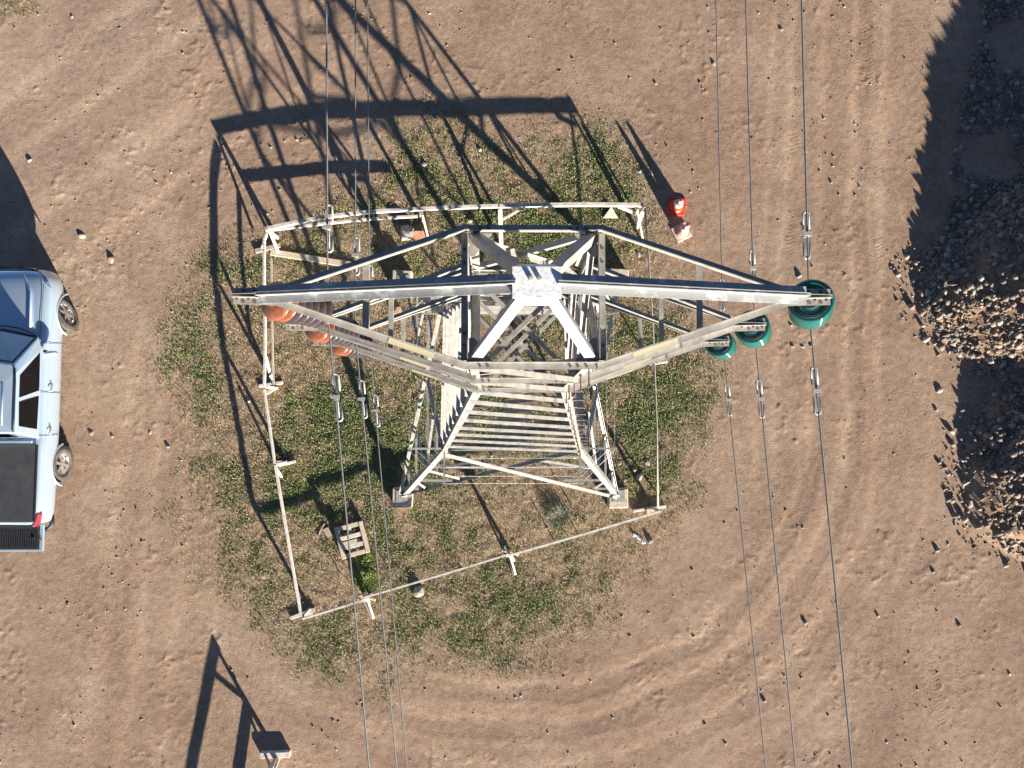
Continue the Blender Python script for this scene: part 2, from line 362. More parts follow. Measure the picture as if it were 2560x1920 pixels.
def ground_material():
    m = bpy.data.materials.new('dry_dirt'); m.use_nodes = True; t = m.node_tree; b = t.nodes['Principled BSDF']
    b.inputs['Roughness'].default_value = 0.95; b.inputs['Specular IOR Level'].default_value = 0.12
    tc = t.nodes.new('ShaderNodeTexCoord')
    def noise(sc, det=6, ro=0.6, dist=0.0):
        k = t.nodes.new('ShaderNodeTexNoise'); k.inputs['Scale'].default_value = sc; k.inputs['Detail'].default_value = det; k.inputs['Roughness'].default_value = ro
        k.inputs['Distortion'].default_value = dist
        t.links.new(tc.outputs['Object'], k.inputs['Vector']); return k
    def ramp(src, els):
        r = t.nodes.new('ShaderNodeValToRGB'); e = r.color_ramp.elements
        e[0].position, e[0].color = els[0][0], (*els[0][1], 1); e[1].position, e[1].color = els[-1][0], (*els[-1][1], 1)
        for p, c in els[1:-1]:
            q = e.new(p); q.color = (*c, 1)
        t.links.new(src, r.inputs['Fac']); return r.outputs['Color']
    def mix(fac, a, b_, mode='MIX'):
        k = t.nodes.new('ShaderNodeMix'); k.data_type = 'RGBA'; k.blend_type = mode
        for s, x in ((0, fac), (6, a), (7, b_)):
            if hasattr(x, 'links') or hasattr(x, 'is_linked'): t.links.new(x, k.inputs[s])
            else: k.inputs[s].default_value = x if s == 0 else (*x, 1)
        return k.outputs[2]
    dirt = ramp(noise(0.55, 8, 0.62, 0.4).outputs['Fac'], [(0.30, (0.272, 0.182, 0.127)), (0.5, (0.325, 0.224, 0.158)), (0.70, (0.385, 0.280, 0.202))])
    mid = ramp(noise(5.5, 7, 0.7).outputs['Fac'], [(0.3, (0.74, 0.73, 0.72)), (0.5, (1, 1, 1)), (0.72, (1.22, 1.21, 1.18))])
    dirt = mix(1.0, dirt, mid, 'MULTIPLY')
    fine = ramp(noise(48, 4, 0.7).outputs['Fac'], [(0.32, (0.60, 0.58, 0.56)), (0.50, (1, 1, 1)), (0.70, (1.34, 1.33, 1.31))])
    dirt = mix(1.0, dirt, fine, 'MULTIPLY')
    zn = t.nodes.new('ShaderNodeAttribute'); zn.attribute_name = 'zone'
    sp = t.nodes.new('ShaderNodeSeparateColor'); t.links.new(zn.outputs['Color'], sp.inputs['Color'])
    sand = mix(1.0, dirt, (1.10, 1.14, 1.18), 'MULTIPLY')
    dirt = mix(sp.outputs['Blue'], dirt, sand)
    ta = t.nodes.new('ShaderNodeAttribute'); ta.attribute_name = 'track'
    dirt = mix(1.0, dirt, ramp(ta.outputs['Fac'], [(0.0, (0.97, 0.97, 0.97)), (0.5, (1.10, 1.10, 1.09)), (1.0, (1.22, 1.21, 1.19))]), 'MULTIPLY')
    gsoil = ramp(noise(3.2, 8, 0.7).outputs['Fac'], [(0.30, (0.190, 0.140, 0.085)), (0.5, (0.285, 0.210, 0.140)), (0.7, (0.365, 0.275, 0.190))])
    gsoil = mix(1.0, gsoil, fine, 'MULTIPLY')
    c = mix(sp.outputs['Red'], dirt, gsoil)
    hsoil = mix(1.0, dirt, (0.80, 0.78, 0.75), 'MULTIPLY')
    c = mix(sp.outputs['Green'], c, hsoil)
    t.links.new(c, b.inputs['Base Color'])
    n1 = noise(38, 5, 0.7); n2 = noise(130, 3, 0.6)
    ad = t.nodes.new('ShaderNodeMath'); ad.operation = 'MULTIPLY_ADD'; ad.inputs[1].default_value = 0.35
    t.links.new(n2.outputs['Fac'], ad.inputs[0]); t.links.new(n1.outputs['Fac'], ad.inputs[2])
    bp = t.nodes.new('ShaderNodeBump'); bp.inputs['Strength'].default_value = 0.9; bp.inputs['Distance'].default_value = 0.013
    t.links.new(ad.outputs[0], bp.inputs['Height']); t.links.new(bp.outputs['Normal'], b.inputs['Normal'])
    return m
tag(link('ground', me, ground_material()), kind='structure')

# ------------------------------------------------------------------ gravel and stones (stuff)
def ico():
    p = (1 + 5 ** .5) / 2
    v = np.array([(-1, p, 0), (1, p, 0), (-1, -p, 0), (1, -p, 0), (0, -1, p), (0, 1, p), (0, -1, -p), (0, 1, -p), (p, 0, -1), (p, 0, 1), (-p, 0, -1), (-p, 0, 1)], float)
    v /= np.linalg.norm(v[0])
    f = np.array([(0, 11, 5), (0, 5, 1), (0, 1, 7), (0, 7, 10), (0, 10, 11), (1, 5, 9), (5, 11, 4), (11, 10, 2), (10, 7, 6), (7, 1, 8), (3, 9, 4), (3, 4, 2), (3, 2, 6), (3, 6, 8), (3, 8, 9), (4, 9, 5), (2, 4, 11), (6, 2, 10), (8, 6, 7), (9, 8, 1)])
    return v, f
IV, IF = ico()
def stones_mesh(name, x, y, r, cols, sink=0.35, flat=(0.5, 0.9)):
    N = len(x); z = ground_h(x, y)
    V0 = IV[None] * (1 + (RNG.random((N, 12, 1)) - 0.5) * 0.75)
    sc = np.stack([RNG.uniform(.75, 1.3, N), RNG.uniform(.65, 1.1, N), RNG.uniform(*flat, N)], 1) * r[:, None]
    V0 = V0 * sc[:, None, :]
    a = RNG.uniform(0, 6.283, N); ca, sa = np.cos(a), np.sin(a); tl = RNG.normal(0, .3, N)
    X1 = V0[..., 0] * ca[:, None] - V0[..., 1] * sa[:, None]; Y1 = V0[..., 0] * sa[:, None] + V0[..., 1] * ca[:, None]; Z1 = V0[..., 2] + X1 * tl[:, None]
    vs_ = np.stack([X1 + x[:, None], Y1 + y[:, None], Z1 + (z + sc[:, 2] * (1 - 2 * sink))[:, None]], -1).reshape(-1, 3)
    fs_ = (IF[None] + (np.arange(N) * 12)[:, None, None]).reshape(-1, 3)
    m_ = bpy.data.meshes.new(name); m_.vertices.add(len(vs_)); m_.vertices.foreach_set('co', vs_.astype(np.float32).ravel())
    m_.loops.add(fs_.size); m_.loops.foreach_set('vertex_index', fs_.astype(np.int32).ravel())
    m_.polygons.add(len(fs_)); m_.polygons.foreach_set('loop_start', np.arange(0, fs_.size, 3, dtype=np.int32)); m_.update(); m_.validate()
    ca_ = np.ones((N, 12, 4), np.float32); ca_[..., :3] = cols[:, None, :]
    at = m_.color_attributes.new('Col', 'FLOAT_COLOR', 'POINT'); at.data.foreach_set('color', ca_.ravel())
    return m_
def stone_cols(N):
    base = np.array([(0.25, 0.20, 0.155), (0.19, 0.15, 0.12), (0.24, 0.165, 0.115), (0.33, 0.285, 0.235), (0.15, 0.13, 0.11)])
    c = base[RNG.integers(0, 5, N)] * RNG.uniform(.75, 1.2, (N, 1)); return c
# grit over the yard
N = 11000
x = RNG.uniform(-12, 12.6, N); y = RNG.uniform(-8, 10.2, N)
keep = RNG.random(N) < (0.18 + 0.95 * sstep(0.45, 0.65, fbm(x, y, 1.4, 91, 4)))
keep &= heap_h(x, y) < 0.05
x, y = x[keep], y[keep]; r = np.clip(0.0075 * (RNG.pareto(2.4, len(x)) + 1), 0, 0.032)
me = stones_mesh('grit', x, y, r, stone_cols(len(x)), 0.40, (.3, .6))
tag(link('scattered_grit', me, M['gravel']), 'fine grit and pebbles scattered over the bare dirt yard', 'gravel', kind='stuff')
# gravel of the heaps
N = 110000
x = RNG.uniform(8.8, 15.5, N); y = RNG.uniform(-5.0, 10.4, N)
hh = heap_h(x, y)
keep = (hh > 0.004) & (RNG.random(N) < (0.30 + 1.0 * sstep(.42, .58, fbm(x, y, 0.9, 93, 3))) * np.where(y < -0.9, .45, 1.0))
spill = (hh <= 0.004) & (heap_h(x + .55, y) > 0) & (RNG.random(N) < 0.10)
topdirt = (x > 10.1 + 0.25 * (y - 4) * (fbm(x, y, 1.2, 95, 3) + .2)) & (y > 3.0) & (hh <= 0.004) & (RNG.random(N) < 0.75 * sstep(.36, .56, fbm(x, y, 1.0, 96, 3)))
keep = keep | spill | topdirt
x, y = x[keep], y[keep]
if len(x) > 17000: x, y = x[:26000], y[:26000]
r = np.clip(0.0165 * (RNG.pareto(2.1, len(x)) + 1), 0, 0.085)
me = stones_mesh('heap_gravel', x, y, r, stone_cols(len(x)), 0.36, (0.45, 0.95))
tag(link('heap_gravel', me, M['gravel']), 'rough mixed gravel covering the heaps at the yard edge', 'gravel', kind='stuff')

# ------------------------------------------------------------------ grass (stuff)
def grass():
    N = 1250000
    x = RNG.uniform(-8.2, 7.2, N); y = RNG.uniform(-7.4, 8.6, N)
    ex = 14000; x = np.concatenate([x, RNG.uniform(-12.2, -9.9, ex)]); y = np.concatenate([y, RNG.uniform(8.7, 10.6, ex)])
    g = grass_mask(x, y); cl = fbm(x, y, 0.32, 101, 3); big = fbm(x, y, 1.9, 103, 4)
    keep = RNG.random(len(x)) < g ** 1.3 * (0.26 + 0.75 * sstep(0.36, 0.66, cl * .5 + big * .5))
    x, y, cl, big = x[keep], y[keep], cl[keep], big[keep]
    if len(x) > 330000: x, y, cl, big = x[:330000], y[:330000], cl[:330000], big[:330000]
    n_ = len(x); z = ground_h(x, y)
    green = sstep(0.385, 0.60, big * 0.62 + cl * 0.38 + RNG.normal(0, .10, n_))
    dry = np.array([(0.42, 0.31, 0.18), (0.33, 0.235, 0.135), (0.50, 0.39, 0.25)])[RNG.integers(0, 3, n_)]
    gr = np.array([(0.085, 0.155, 0.030), (0.150, 0.215, 0.060), (0.235, 0.245, 0.105)])[RNG.integers(0, 3, n_)]
    isg = RNG.random(n_) < green * .92
    col = np.where(isg[:, None], gr, dry) * RNG.uniform(.7, 1.25, (n_, 1))
    L = np.where(isg, RNG.uniform(.025, .06, n_), RNG.uniform(.03, .075, n_)); w = np.where(isg, RNG.uniform(.009, .019, n_), RNG.uniform(.004, .008, n_))
    a = RNG.uniform(0, 6.283, n_); el = RNG.uniform(.15, 1.15, n_)
    dx, dy, dz = np.cos(a) * np.cos(el), np.sin(a) * np.cos(el), np.sin(el)
    px, py = -np.sin(a), np.cos(a)
    b = np.stack([x, y, z], 1); d = np.stack([dx, dy, dz], 1); p = np.stack([px, py, 0 * px], 1)
    v0 = b - p * w[:, None] * .35; v1 = b + d * (L * .55)[:, None] + p * w[:, None] * .6; v3 = b + d * (L * .5)[:, None] - p * w[:, None] * .6
    v2 = b + d * L[:, None] - np.array([0, 0, .012])
    vs_ = np.stack([v0, v1, v2, v3], 1).reshape(-1, 3)
    m_ = bpy.data.meshes.new('grass'); m_.vertices.add(len(vs_)); m_.vertices.foreach_set('co', vs_.astype(np.float32).ravel())
    fi = np.arange(n_ * 4, dtype=np.int32); m_.loops.add(len(fi)); m_.loops.foreach_set('vertex_index', fi)
    m_.polygons.add(n_); m_.polygons.foreach_set('loop_start', np.arange(0, n_ * 4, 4, dtype=np.int32)); m_.update(); m_.validate()
    ca_ = np.ones((n_, 4, 4), np.float32); ca_[..., :3] = col[:, None, :]
    at = m_.color_attributes.new('Col', 'FLOAT_COLOR', 'POINT'); at.data.foreach_set('color', ca_.ravel())
    tag(link('grass', m_, M['leaf']), 'sparse green and dry grass growing round the tower base', 'grass', kind='stuff')
grass()

# ------------------------------------------------------------------ lattice tower
TX, TY = 0.17, 0.675
ZT, ZM, ZL, ZB, ZF, ZP = 12.08, 10.92, 9.82, 3.1, 0.25, 12.5
def hw(z): return float(np.interp(z, [ZF, ZB, ZL, ZM, ZT], [2.42, 1.262, 0.41, 0.385, 0.364]))
tower = thing('transmission_tower', 'galvanised steel lattice pylon with three pairs of cross arms standing in the grass', 'pylon', (TX, TY, 0))
TI = Vector((-TX, -TY, 0))
def tp(mb, name, m='steel', parent=None):
    mb.v = [(v[0] - TX, v[1] - TY, v[2]) for v in mb.v]
    return mb.build(name, M[m], parent or tower)
def corner(sx, sy, z, off=0.0):
    h = hw(z) + off; return V(TX + sx * h, TY + sy * h, z)
FACES = [((-1, -1), (1, -1), V(0, -1, 0)), ((1, -1), (1, 1), V(1, 0, 0)), ((1, 1), (-1, 1), V(0, 1, 0)), ((-1, 1), (-1, -1), V(-1, 0, 0))]
# legs: one length per slope
for sx in (-1, 1):
    for sy in (-1, 1):
        i1 = V(-sx, 0, 0); i2 = V(0, -sy, 0)
        tp(MB().angle([corner(sx, sy, ZF - .02), corner(sx, sy, ZB)], .108, .010, i1, i2), 'leg')
        tp(MB().angle([corner(sx, sy, ZB), corner(sx, sy, ZL)], .082, .008, i1, i2), 'leg')
        tp(MB().angle([corner(sx, sy, ZL), corner(sx, sy, ZT - .005)], .055, .006, i1, i2), 'leg')
        # splice where the slope changes
        c = corner(sx, sy, ZB, .007)
        d1 = (corner(sx, sy, ZB) - corner(sx, sy, ZF)).normalized(); d2 = (corner(sx, sy, ZL) - corner(sx, sy, ZB)).normalized()
        tp(MB().angle([c - d1 * .16, c, c + d2 * .18], .098, .005, i1, i2), 'splice_plate', 'rust_plate')
        # footing and base plate
        f = corner(sx, sy, 0); ft = MB()
        cxy = P(*{(-1, -1): (1005, 1245), (1, -1): (1546, 1246), (-1, 1): (1004, 699), (1, 1): (1548, 695)}[(sx, sy)], .25)
        ft.box((cxy.x, cxy.y, .03), (.43, .43, .46), rnd.uniform(-.06, .06))
        o = tp(ft, 'footing', 'concrete'); bevel(o, .02)
        cc = corner(sx, sy, ZF)
        tp(MB().box((cc.x - sx * .03, cc.y - sy * .03, .266), (.26, .26, .014)), 'base_plate')
# X bracing of the tapered body
zj = [9.75, 9.17, 8.47, 7.76, 6.96, 6.16, 5.32, 4.25, 3.16]
def xbrace(c0, c1, za, zb, nrm, a=.041, t=.005, o1=.003, o2=-.009):
    for k, (s, e, off, up) in enumerate(((c0, c1, o1, 1), (c1, c0, o2, 1))):
        p0 = corner(*s, za) + nrm * off; p1 = corner(*e, zb) + nrm * off
        d = (p1 - p0).normalized(); p0 += d * .03; p1 -= d * .03
        tp(MB().angle([p0, p1], a, t, V(0, 0, -1) if k == 0 else V(0, 0, 1), nrm if k == 0 else -nrm), 'brace')
for c0, c1, nr in FACES:
    for i in range(8): xbrace(c0, c1, zj[i], zj[i + 1], nr)
    xbrace(c0, c1, ZT - .06, ZM + .05, nr, .036, .004); xbrace(c0, c1, ZM - .06, ZL + .05, nr, .036, .004)
    # horizontal at the waist
    p0 = corner(*c0, ZB + .03); p1 = corner(*c1, ZB + .03); d = (p1 - p0).normalized()
    tp(MB().angle([p0 + d * .06 + nr * .004, p1 - d * .06 + nr * .004], .055, .006, V(0, 0, -1), -nr), 'strut')
    # lower panel: big X with redundant members
    A0, A1 = corner(*c0, ZB - .05), corner(*c1, ZB - .05); B0, B1 = corner(*c0, ZF + .06), corner(*c1, ZF + .06)
    fn = (A1 - A0).cross(B0 - A0).normalized()
    if fn.dot(nr) < 0: fn = -fn
    def lg(k, s): return (A0 if k == 0 else A1).lerp(B0 if k == 0 else B1, s)
    def dg(k, s): return (A0 if k == 0 else A1).lerp(B1 if k == 0 else B0, s)     # diagonal starting at the top of leg k
    for k in (0, 1):
        d = (dg(k, 1) - dg(k, 0)).normalized()
        off = fn * (.006 if k == 0 else -.016)
        tp(MB().angle([dg(k, 0) + off + d * .08, dg(k, 1) + off - d * .06], .066, .006, V(0, 0, -1) if k == 0 else V(0, 0, 1), nr if k == 0 else -nr), 'brace')
    hz = lambda s: s
    for k in (0, 1):
        o = 1 - k
        def red(p, q, a=.046):
            d = (q - p).normalized()
            tp(MB().angle([p + d * .06 - fn * .022, q - fn * .022], a, .005, V(0, 0, -1), -fn), 'brace')
        red(lg(k, .15), dg(k, .15)); red(lg(k, .335), dg(k, .375)); red(lg(k, .40), dg(k, .21))
        red(lg(k, .40), dg(o, .62)); red(lg(k, .64), dg(o, .645)); red(lg(k, .64), dg(o, .84)); red(lg(k, .845), dg(o, .85))
# plan bracing inside the body
for z in (ZM - .02, ZL - .02, 8.47):
    h = hw(z) - .018
    for k, (a, b) in enumerate((((-1, -1), (1, 1)), ((1, -1), (-1, 1)))):
        p0 = V(TX + a[0] * h, TY + a[1] * h, z - .03 * k); p1 = V(TX + b[0] * h, TY + b[1] * h, z - .03 * k)
        d = (p1 - p0).normalized()
        tp(MB().angle([p0 + d * .03, p1 - d * .03], .034, .004, V(-d.y, d.x, 0), V(0, 0, -1)), 'brace')
    if z > 10:
        for sx in (-1, 1):
            for sy in (-1, 1):
                c = V(TX + sx * (h + .01), TY + sy * (h + .01), z + .006)
                tp(MB().plate([c, c + V(-sx * .11, 0, 0), c + V(0, -sy * .11, 0)], .004, (0, 0, 1)), 'gusset_plate')
# bolts share one mesh
bolt_me = MB().lathe([(.001, 0), (.0085, 0), (.0085, .006), (.005, .0065), (.005, .013), (.001, .013)], 6).mesh('bolt'); bolt_me.materials.append(M['bolt'])
def bolt(p, parent=None, nrm=(0, 0, 1)):
    o = bpy.data.objects.new('bolt', bolt_me); COL.objects.link(o); o.parent = parent or tower
    o.location = Vector(p) + TI; o.rotation_euler = Vector((0, 0, 1)).rotation_difference(Vector(nrm)).to_euler()
def child(mb, name, parent, m='steel'):
    return tp(mb, name, m, parent)
A = .040
T5 = .005
ARM = {'T': 1.655, 'M': 1.72, 'L': 1.81}
for lev, z in (('T', ZT), ('M', ZM), ('L', ZL)):
    h = hw(z); AL = ARM[lev]
    zz = z + (.0 if lev == 'T' else .002)
    # struts round the body
    for sy in (-1, 1):
        y = TY + sy * h
        tp(MB().angle([V(TX - h, y, zz), V(TX + h, y, zz)], A, T5, V(0, sy, 0), V(0, 0, 1)), 'strut')
        for xx in (-.81, -.69, .56, .68, .81):
            bolt(V(TX + xx * h, y + sy * .023, zz + T5))
    for sx in (-1, 1):
        x = TX + sx * (h - .003)
        tp(MB().angle([V(x, TY - h + .008, zz + .002), V(x, TY + h - .008, zz + .002)], A, T5, V(sx, 0, 0), V(0, 0, 1)), 'strut')
        for yy in (-.74, -.56, .53, .74): bolt(V(x + sx * .023, TY + yy * h, zz + .002 + T5))
    for s in (-1, 1):
        tipx = TX + s * AL
        br = MB()
        br.box((tipx - s * .10, TY, z - .03), (.06, .04, .06)); br.plate([V(tipx - s * .03, TY - .034, z + .007), V(tipx - s * .03, TY + .034, z + .007), V(tipx - s * .17, TY + .034, z + .007), V(tipx - s * .17, TY - .034, z + .007)], .005, (0, 0, -1))
        arm = tp(br, 'cross_arm')
        for sy in (-1, 1):
            y = TY + sy * h
            pts = [V(TX + s * (h - .012), y + sy * .002, z + .0075), V(TX + s * (h + .012), y, z + .0075), V(tipx - s * .235, TY + sy * .010, z + .009), V(tipx, TY + sy * .004, z + .009)]
            child(MB().angle(pts, A, T5, V(0, sy, 0), V(0, 0, 1)), 'chord', arm)
            for q in (.022, .086, .168): bolt(V(tipx - s * q, TY + sy * .017, z + .014))
            for q in (.054, .118):
                child(MB().lathe([(.001, 0), (.011, 0), (.011, .002), (.001, .002)], 12, (tipx - s * q, TY + sy * .029, z + .0142)), 'hanger_hole', arm, 'bolt')
            if lev != 'T':
                q0 = V(corner(s, sy, z + .27).x, TY + sy * h, z + .27)
                q1 = V(tipx - s * .25, TY + sy * .013, z + .054)
                child(MB().angle([q0 + V(-s * .035, 0, .006), q1], .038, .004, V(0, sy, 0), V(0, 0, 1)), 'hanger', arm)
            if sy == -1:
                ra = (.16, .40) if lev == 'T' else (.26, .46)
                a0 = pts[1].lerp(pts[2], ra[0]); a1 = pts[1].lerp(pts[2], ra[1])
                d = (a1 - a0).normalized(); o_ = V(d.y, -d.x, 0) if V(d.y, -d.x, 0).y < 0 else V(-d.y, d.x, 0)
                u_ = V(0, 0, T5 + .001)
                child(MB().plate([a0 + o_ * .008 + u_, a1 + o_ * .008 + u_, a1 + o_ * (A - .002) + u_, a0 + o_ * (A - .002) + u_], .001, (0, 0, 1)), 'painted_band', arm, 'yellow')
        # lacing bar between the two chords
        lx = {('T', -1): 914, ('M', -1): 977, ('L', -1): 1008, ('T', 1): 1749, ('M', 1): 1653, ('L', 1): 1600}[(lev, s)]
        wx = P(lx, 750, z).x
        k = abs(wx - (TX + s * h)) / (AL - .235 - h); ly = h + (.010 - h) * k
        child(MB().angle([V(wx + .017, TY - ly - .017, z - .002), V(wx + .017, TY + ly + .017, z - .002)], .034, .004, V(-1, 0, 0), V(0, 0, -1)), 'lacing_bar', arm)
        if lev == 'T':
            # twin hanger from the peak plate
            for sy in (-1, 1):
                child(MB().angle([V(TX + s * .095, TY + sy * .004, ZP - .022), V(tipx - s * .155, TY + sy * .004, z + .054)], .046, .005, V(0, sy, 0), V(0, 0, 1)), 'hanger', arm, 'steel_white')
            bolt(V(TX + s * .12, TY - .028, ZP - .014))
# peak pyramid
for sx in (-1, 1):
    for sy in (-1, 1):
        p0 = corner(sx, sy, ZT, -.008) + V(0, 0, .011); p1 = V(TX + sx * .095, TY + sy * .064, ZP - .026)
        tp(MB().angle([p0, p1], .056, .006, V(-sx, 0, 0.1), V(0, -sy, 0.1)), 'peak_leg', 'steel' if sy > 0 else 'steel_white')
        c = corner(sx, sy, ZT, -.006) + V(0, 0, -.005)
        tp(MB().plate([c, c + V(-sx * .13, 0, 0), c + V(-sx * .03, -sy * .13, 0), c + V(0, -sy * .13, 0)], .004, (0, 0, -1)), 'gusset_plate')
pk = MB().box((TX, TY, ZP), (.245, .158, .008))
for sy in (-1, 1):
    pk.plate([V(TX - .11, TY + sy * .079, ZP - .005), V(TX + .11, TY + sy * .079, ZP - .005), V(TX + .09, TY + sy * .105, ZP - .06), V(TX - .09, TY + sy * .105, ZP - .06)], .006, (0, -sy, 0))
pko = tp(pk, 'peak_plate', 'plate_white')
for dx, rr in ((-.03, .013), (.012, .012)):
    tp(MB().lathe([(.001, 0), (rr, 0), (rr, .028), (.001, .029)], 10, (TX + dx, TY + .018, ZP + .004)), 'ground_wire_stud', 'steel_white', pko)
# step bolts up one leg
for i in range(33):
    z = 3.35 + i * .265
    c = corner(1, -1, z)
    p0, d = (c + V(-.03, .003, 0), V(0, -1, 0)) if i % 2 == 0 else (c + V(-.003, .03, 0), V(1, 0, 0))
    mb = MB().tube([p0, p0 + d * .12], .006, 6); mb.tube([p0 + d * .114, p0 + d * .124], .011, 6); mb.tube([p0 + d * .002, p0 + d * .012], .012, 6)
    tp(mb, 'step_bolt', 'rust')
# anti-climb outriggers with barbed wire
OFF = (.14, .30, .46, .59); zo = ZB + .10
for sx in (-1, 1):
    for sy in (-1, 1):
        c = corner(sx, sy, zo)
        tp(MB().angle([c + V(-sx * .08, -sy * .015, 0), c + V(sx * .62, -sy * .015, .05)], .036, .005, V(0, -sy, 0), V(0, 0, -1)), 'outrigger')
        tp(MB().angle([c + V(-sx * .015, -sy * .08, .006), c + V(-sx * .015, sy * .62, .05)], .036, .005, V(-sx, 0, 0), V(0, 0, -1)), 'outrigger')
h = hw(zo)
for i, of in enumerate(OFF):
    pts = []
    for sx, sy, first in ((1, -1, 'y'), (1, 1, 'x'), (-1, 1, 'y'), (-1, -1, 'x')):
        a = V(TX + sx * h, TY + sy * (h + of), zo + .05 * of + .012); b = V(TX + sx * (h + of), TY + sy * h, zo + .05 * of + .012)
        pts += [a, b] if first == 'y' else [b, a]
    full = []
    for j in range(8):
        p, q = pts[j], pts[(j + 1) % 8]
        nseg = max(2, int((q - p).length / .12))
        for k in range(nseg):
            t_ = k / nseg; full.append(p.lerp(q, t_) + V(0, 0, -.05 * math.sin(math.pi * t_)) + V(rnd.uniform(-.004, .004), rnd.uniform(-.004, .004), 0))
    mb = MB().tube(full, .0035, 4, True)
    for p in full[::1]:
        v_ = V(rnd.uniform(-1, 1), rnd.uniform(-1, 1), rnd.uniform(-1, 1)).normalized() * .018
        mb.tube([p - v_, p + v_], .0022, 3)
    tp(mb, 'barbed_wire', 'thinwire')

# ------------------------------------------------------------------ insulators, conductors, dampers
def copy_tree(src, loc, label, group=None):
    r = src.copy(); COL.objects.link(r); r.location = loc; r['label'] = label
    if group: r['group'] = group
    for ch in list(src.children):
        c = ch.copy(); COL.objects.link(c); c.parent = r
        for g in ch.children:
            d = g.copy(); COL.objects.link(d); d.parent = c
    return r
levz = {'top': ZT, 'middle': ZM, 'bottom': ZL}
VL, VR = V(.24, .0, -.50), V(.20, .0, -.48)
def make_string(vec, kind):
    ax = vec.normalized(); L = vec.length
    t = thing('insulator_string', '-', 'insulator')
    def up(mb, nm, m, par=t, sm=True): return mb.build(nm, M[m], par, sm)
    mb = MB().tube([V(0, 0, .03), V(0, 0, 0), ax * .035], .008, 8); mb.lathe([(.001, -.012), (.018, -.012), (.021, 0), (.018, .012), (.001, .012)], 12, ax * .03, -ax)
    up(mb, 'shackle', 'cap')
    nd = 7 if kind == 'p' else 6
    sp = (L - .13) / nd; G = .56
    for i in range(nd):
        o = ax * (.055 + i * sp)
        if kind == 'p':
            R = .205
            prof = [(.001, .0), (.045, 0), (.055, .02), (.075, .024), (.12, .034), (.165, .050), (.190, .066), (.202, .078), (R, .088), (.196, .096), (.16, .088), (.12, .098), (.09, .085), (.05, .09), (.001, .09)]
            dk = up(MB().lathe([(r_ * G, z_ * G) for r_, z_ in prof], 40, o, ax), 'porcelain_disc', 'porcelain' if i < 2 else 'porcelain2')
        else:
            R = .228
            prof = [(.001, .0), (.05, 0), (.058, .014), (.080, .014), (.088, .004), (.100, .004), (.108, .020), (.128, .024), (.136, .040), (.158, .042), (.166, .022), (.176, .010), (.196, .006), (.214, .012), (.224, .024), (R, .036), (.222, .046), (.19, .05), (.16, .056), (.1, .05), (.05, .06), (.001, .06)]
            dk = up(MB().lathe([(r_ * G, z_ * G) for r_, z_ in prof], 48, o, ax), 'glass_disc', 'glass')
        up(MB().lathe([(r_ * G, z_ * G) for r_, z_ in [(.001, -.035), (.030, -.032), (.046, -.018), (.050, .002), (.048, .012), (.001, .012)]], 20, o, ax), 'cap', 'cap', dk)
    e = vec
    mb = MB().tube([ax * (L - .08), ax * (L - .02)], .007, 8); mb.beam(e + V(0, -.075, .0), e + V(0, .075, .0), .028, .026); mb.box(e + V(0, 0, .02), (.034, .05, .028))
    up(mb, 'suspension_clamp', 'cap', t, False)
    return t
names = ('top', 'middle', 'bottom')
sl = make_string(VL, 'p'); sr = make_string(VR, 'g')
WL, WR = {}, {}
for lv in names:
    AL = ARM[{'top': 'T', 'middle': 'M', 'bottom': 'L'}[lv]]
    a = V(TX - AL + .135, TY, levz[lv] - .06); b = V(TX + AL - .075, TY, levz[lv] - .06)
    la = f'swung string of orange and brown porcelain discs under the {lv} cross arm'
    lb = f'string of green glass insulator discs under the {lv} cross arm'
    if lv == 'top':
        sl.location = a; sl['label'] = la; sl['group'] = 'insulator strings'; sr.location = b; sr['label'] = lb; sr['group'] = 'insulator strings'
    else:
        copy_tree(sl, a, la); copy_tree(sr, b, lb)
    WL[lv] = a + VL + V(0, 0, -.007); WR[lv] = b + VR + V(0, 0, -.007)
def wire_mesh(pts_fn, y0, y1, st, r=.0054):
    """rope of six twisted strands"""
    mb = MB(); ys = list(np.arange(y1, y0, -st)) + [y0]; nprof = 12; vs_ = []; f = []
    for i, yy in enumerate(ys):
        c = pts_fn(yy); ph = yy / 0.05 * 2 * math.pi / 6 * 1.0
        for j in range(nprof):
            a = 2 * math.pi * j / nprof + ph; rr = r * (1.12 if j % 2 == 0 else .80)
            vs_.append((c.x + rr * math.cos(a), c.y, c.z + rr * math.sin(a)))
    for i in range(len(ys) - 1):
        for j in range(nprof):
            f.append((i * nprof + j, i * nprof + (j + 1) % nprof, (i + 1) * nprof + (j + 1) % nprof, (i + 1) * nprof + j))
    return mb.add(vs_, f)
def make_damper(p, d, label):
    """vibration damper: clamp on the conductor, two slotted weights on a messenger wire"""
    t = thing('vibration_damper', label, 'damper', p, 'vibration dampers on the conductors')
    d = Vector(d).normalized(); s = V(1, 0, 0); t.scale = (.53, .53, .53)
    for k in (-1, 1):
        mb = MB(); c0 = d * k * .075; c1 = d * k * .25; off = V(.012, 0, -.055)
        loop = []
        for q in range(24):
            a = q / 23 * math.pi
            loop.append(c1 + d * k * .012 * 0 + off + d * k * math.sin(a) * .034 + s * math.cos(a) * .034)
        loop = [c0 + off + s * .038] + loop + [c0 + off - s * .038]
        mb.tube(loop, [.010] + [.0145] * 24 + [.010], 8)
        mb.build('weight', M['damper'], t, True)
    mb = MB().tube([-d * .27 + V(.012, 0, -.055), d * .27 + V(.012, 0, -.055)], .006, 6)
    mb.build('messenger_wire', M['damper'], t, True)
    mb = MB().box((0.004, 0, -.028), (.05, .055, .085)); mb.plate([V(-.055, -.022, .016), V(.05, -.03, .016), V(.055, .028, .016), V(-.05, .02, .016)], .014, (0, 0, 1))
    mb.build('clamp', M['damper'], t)
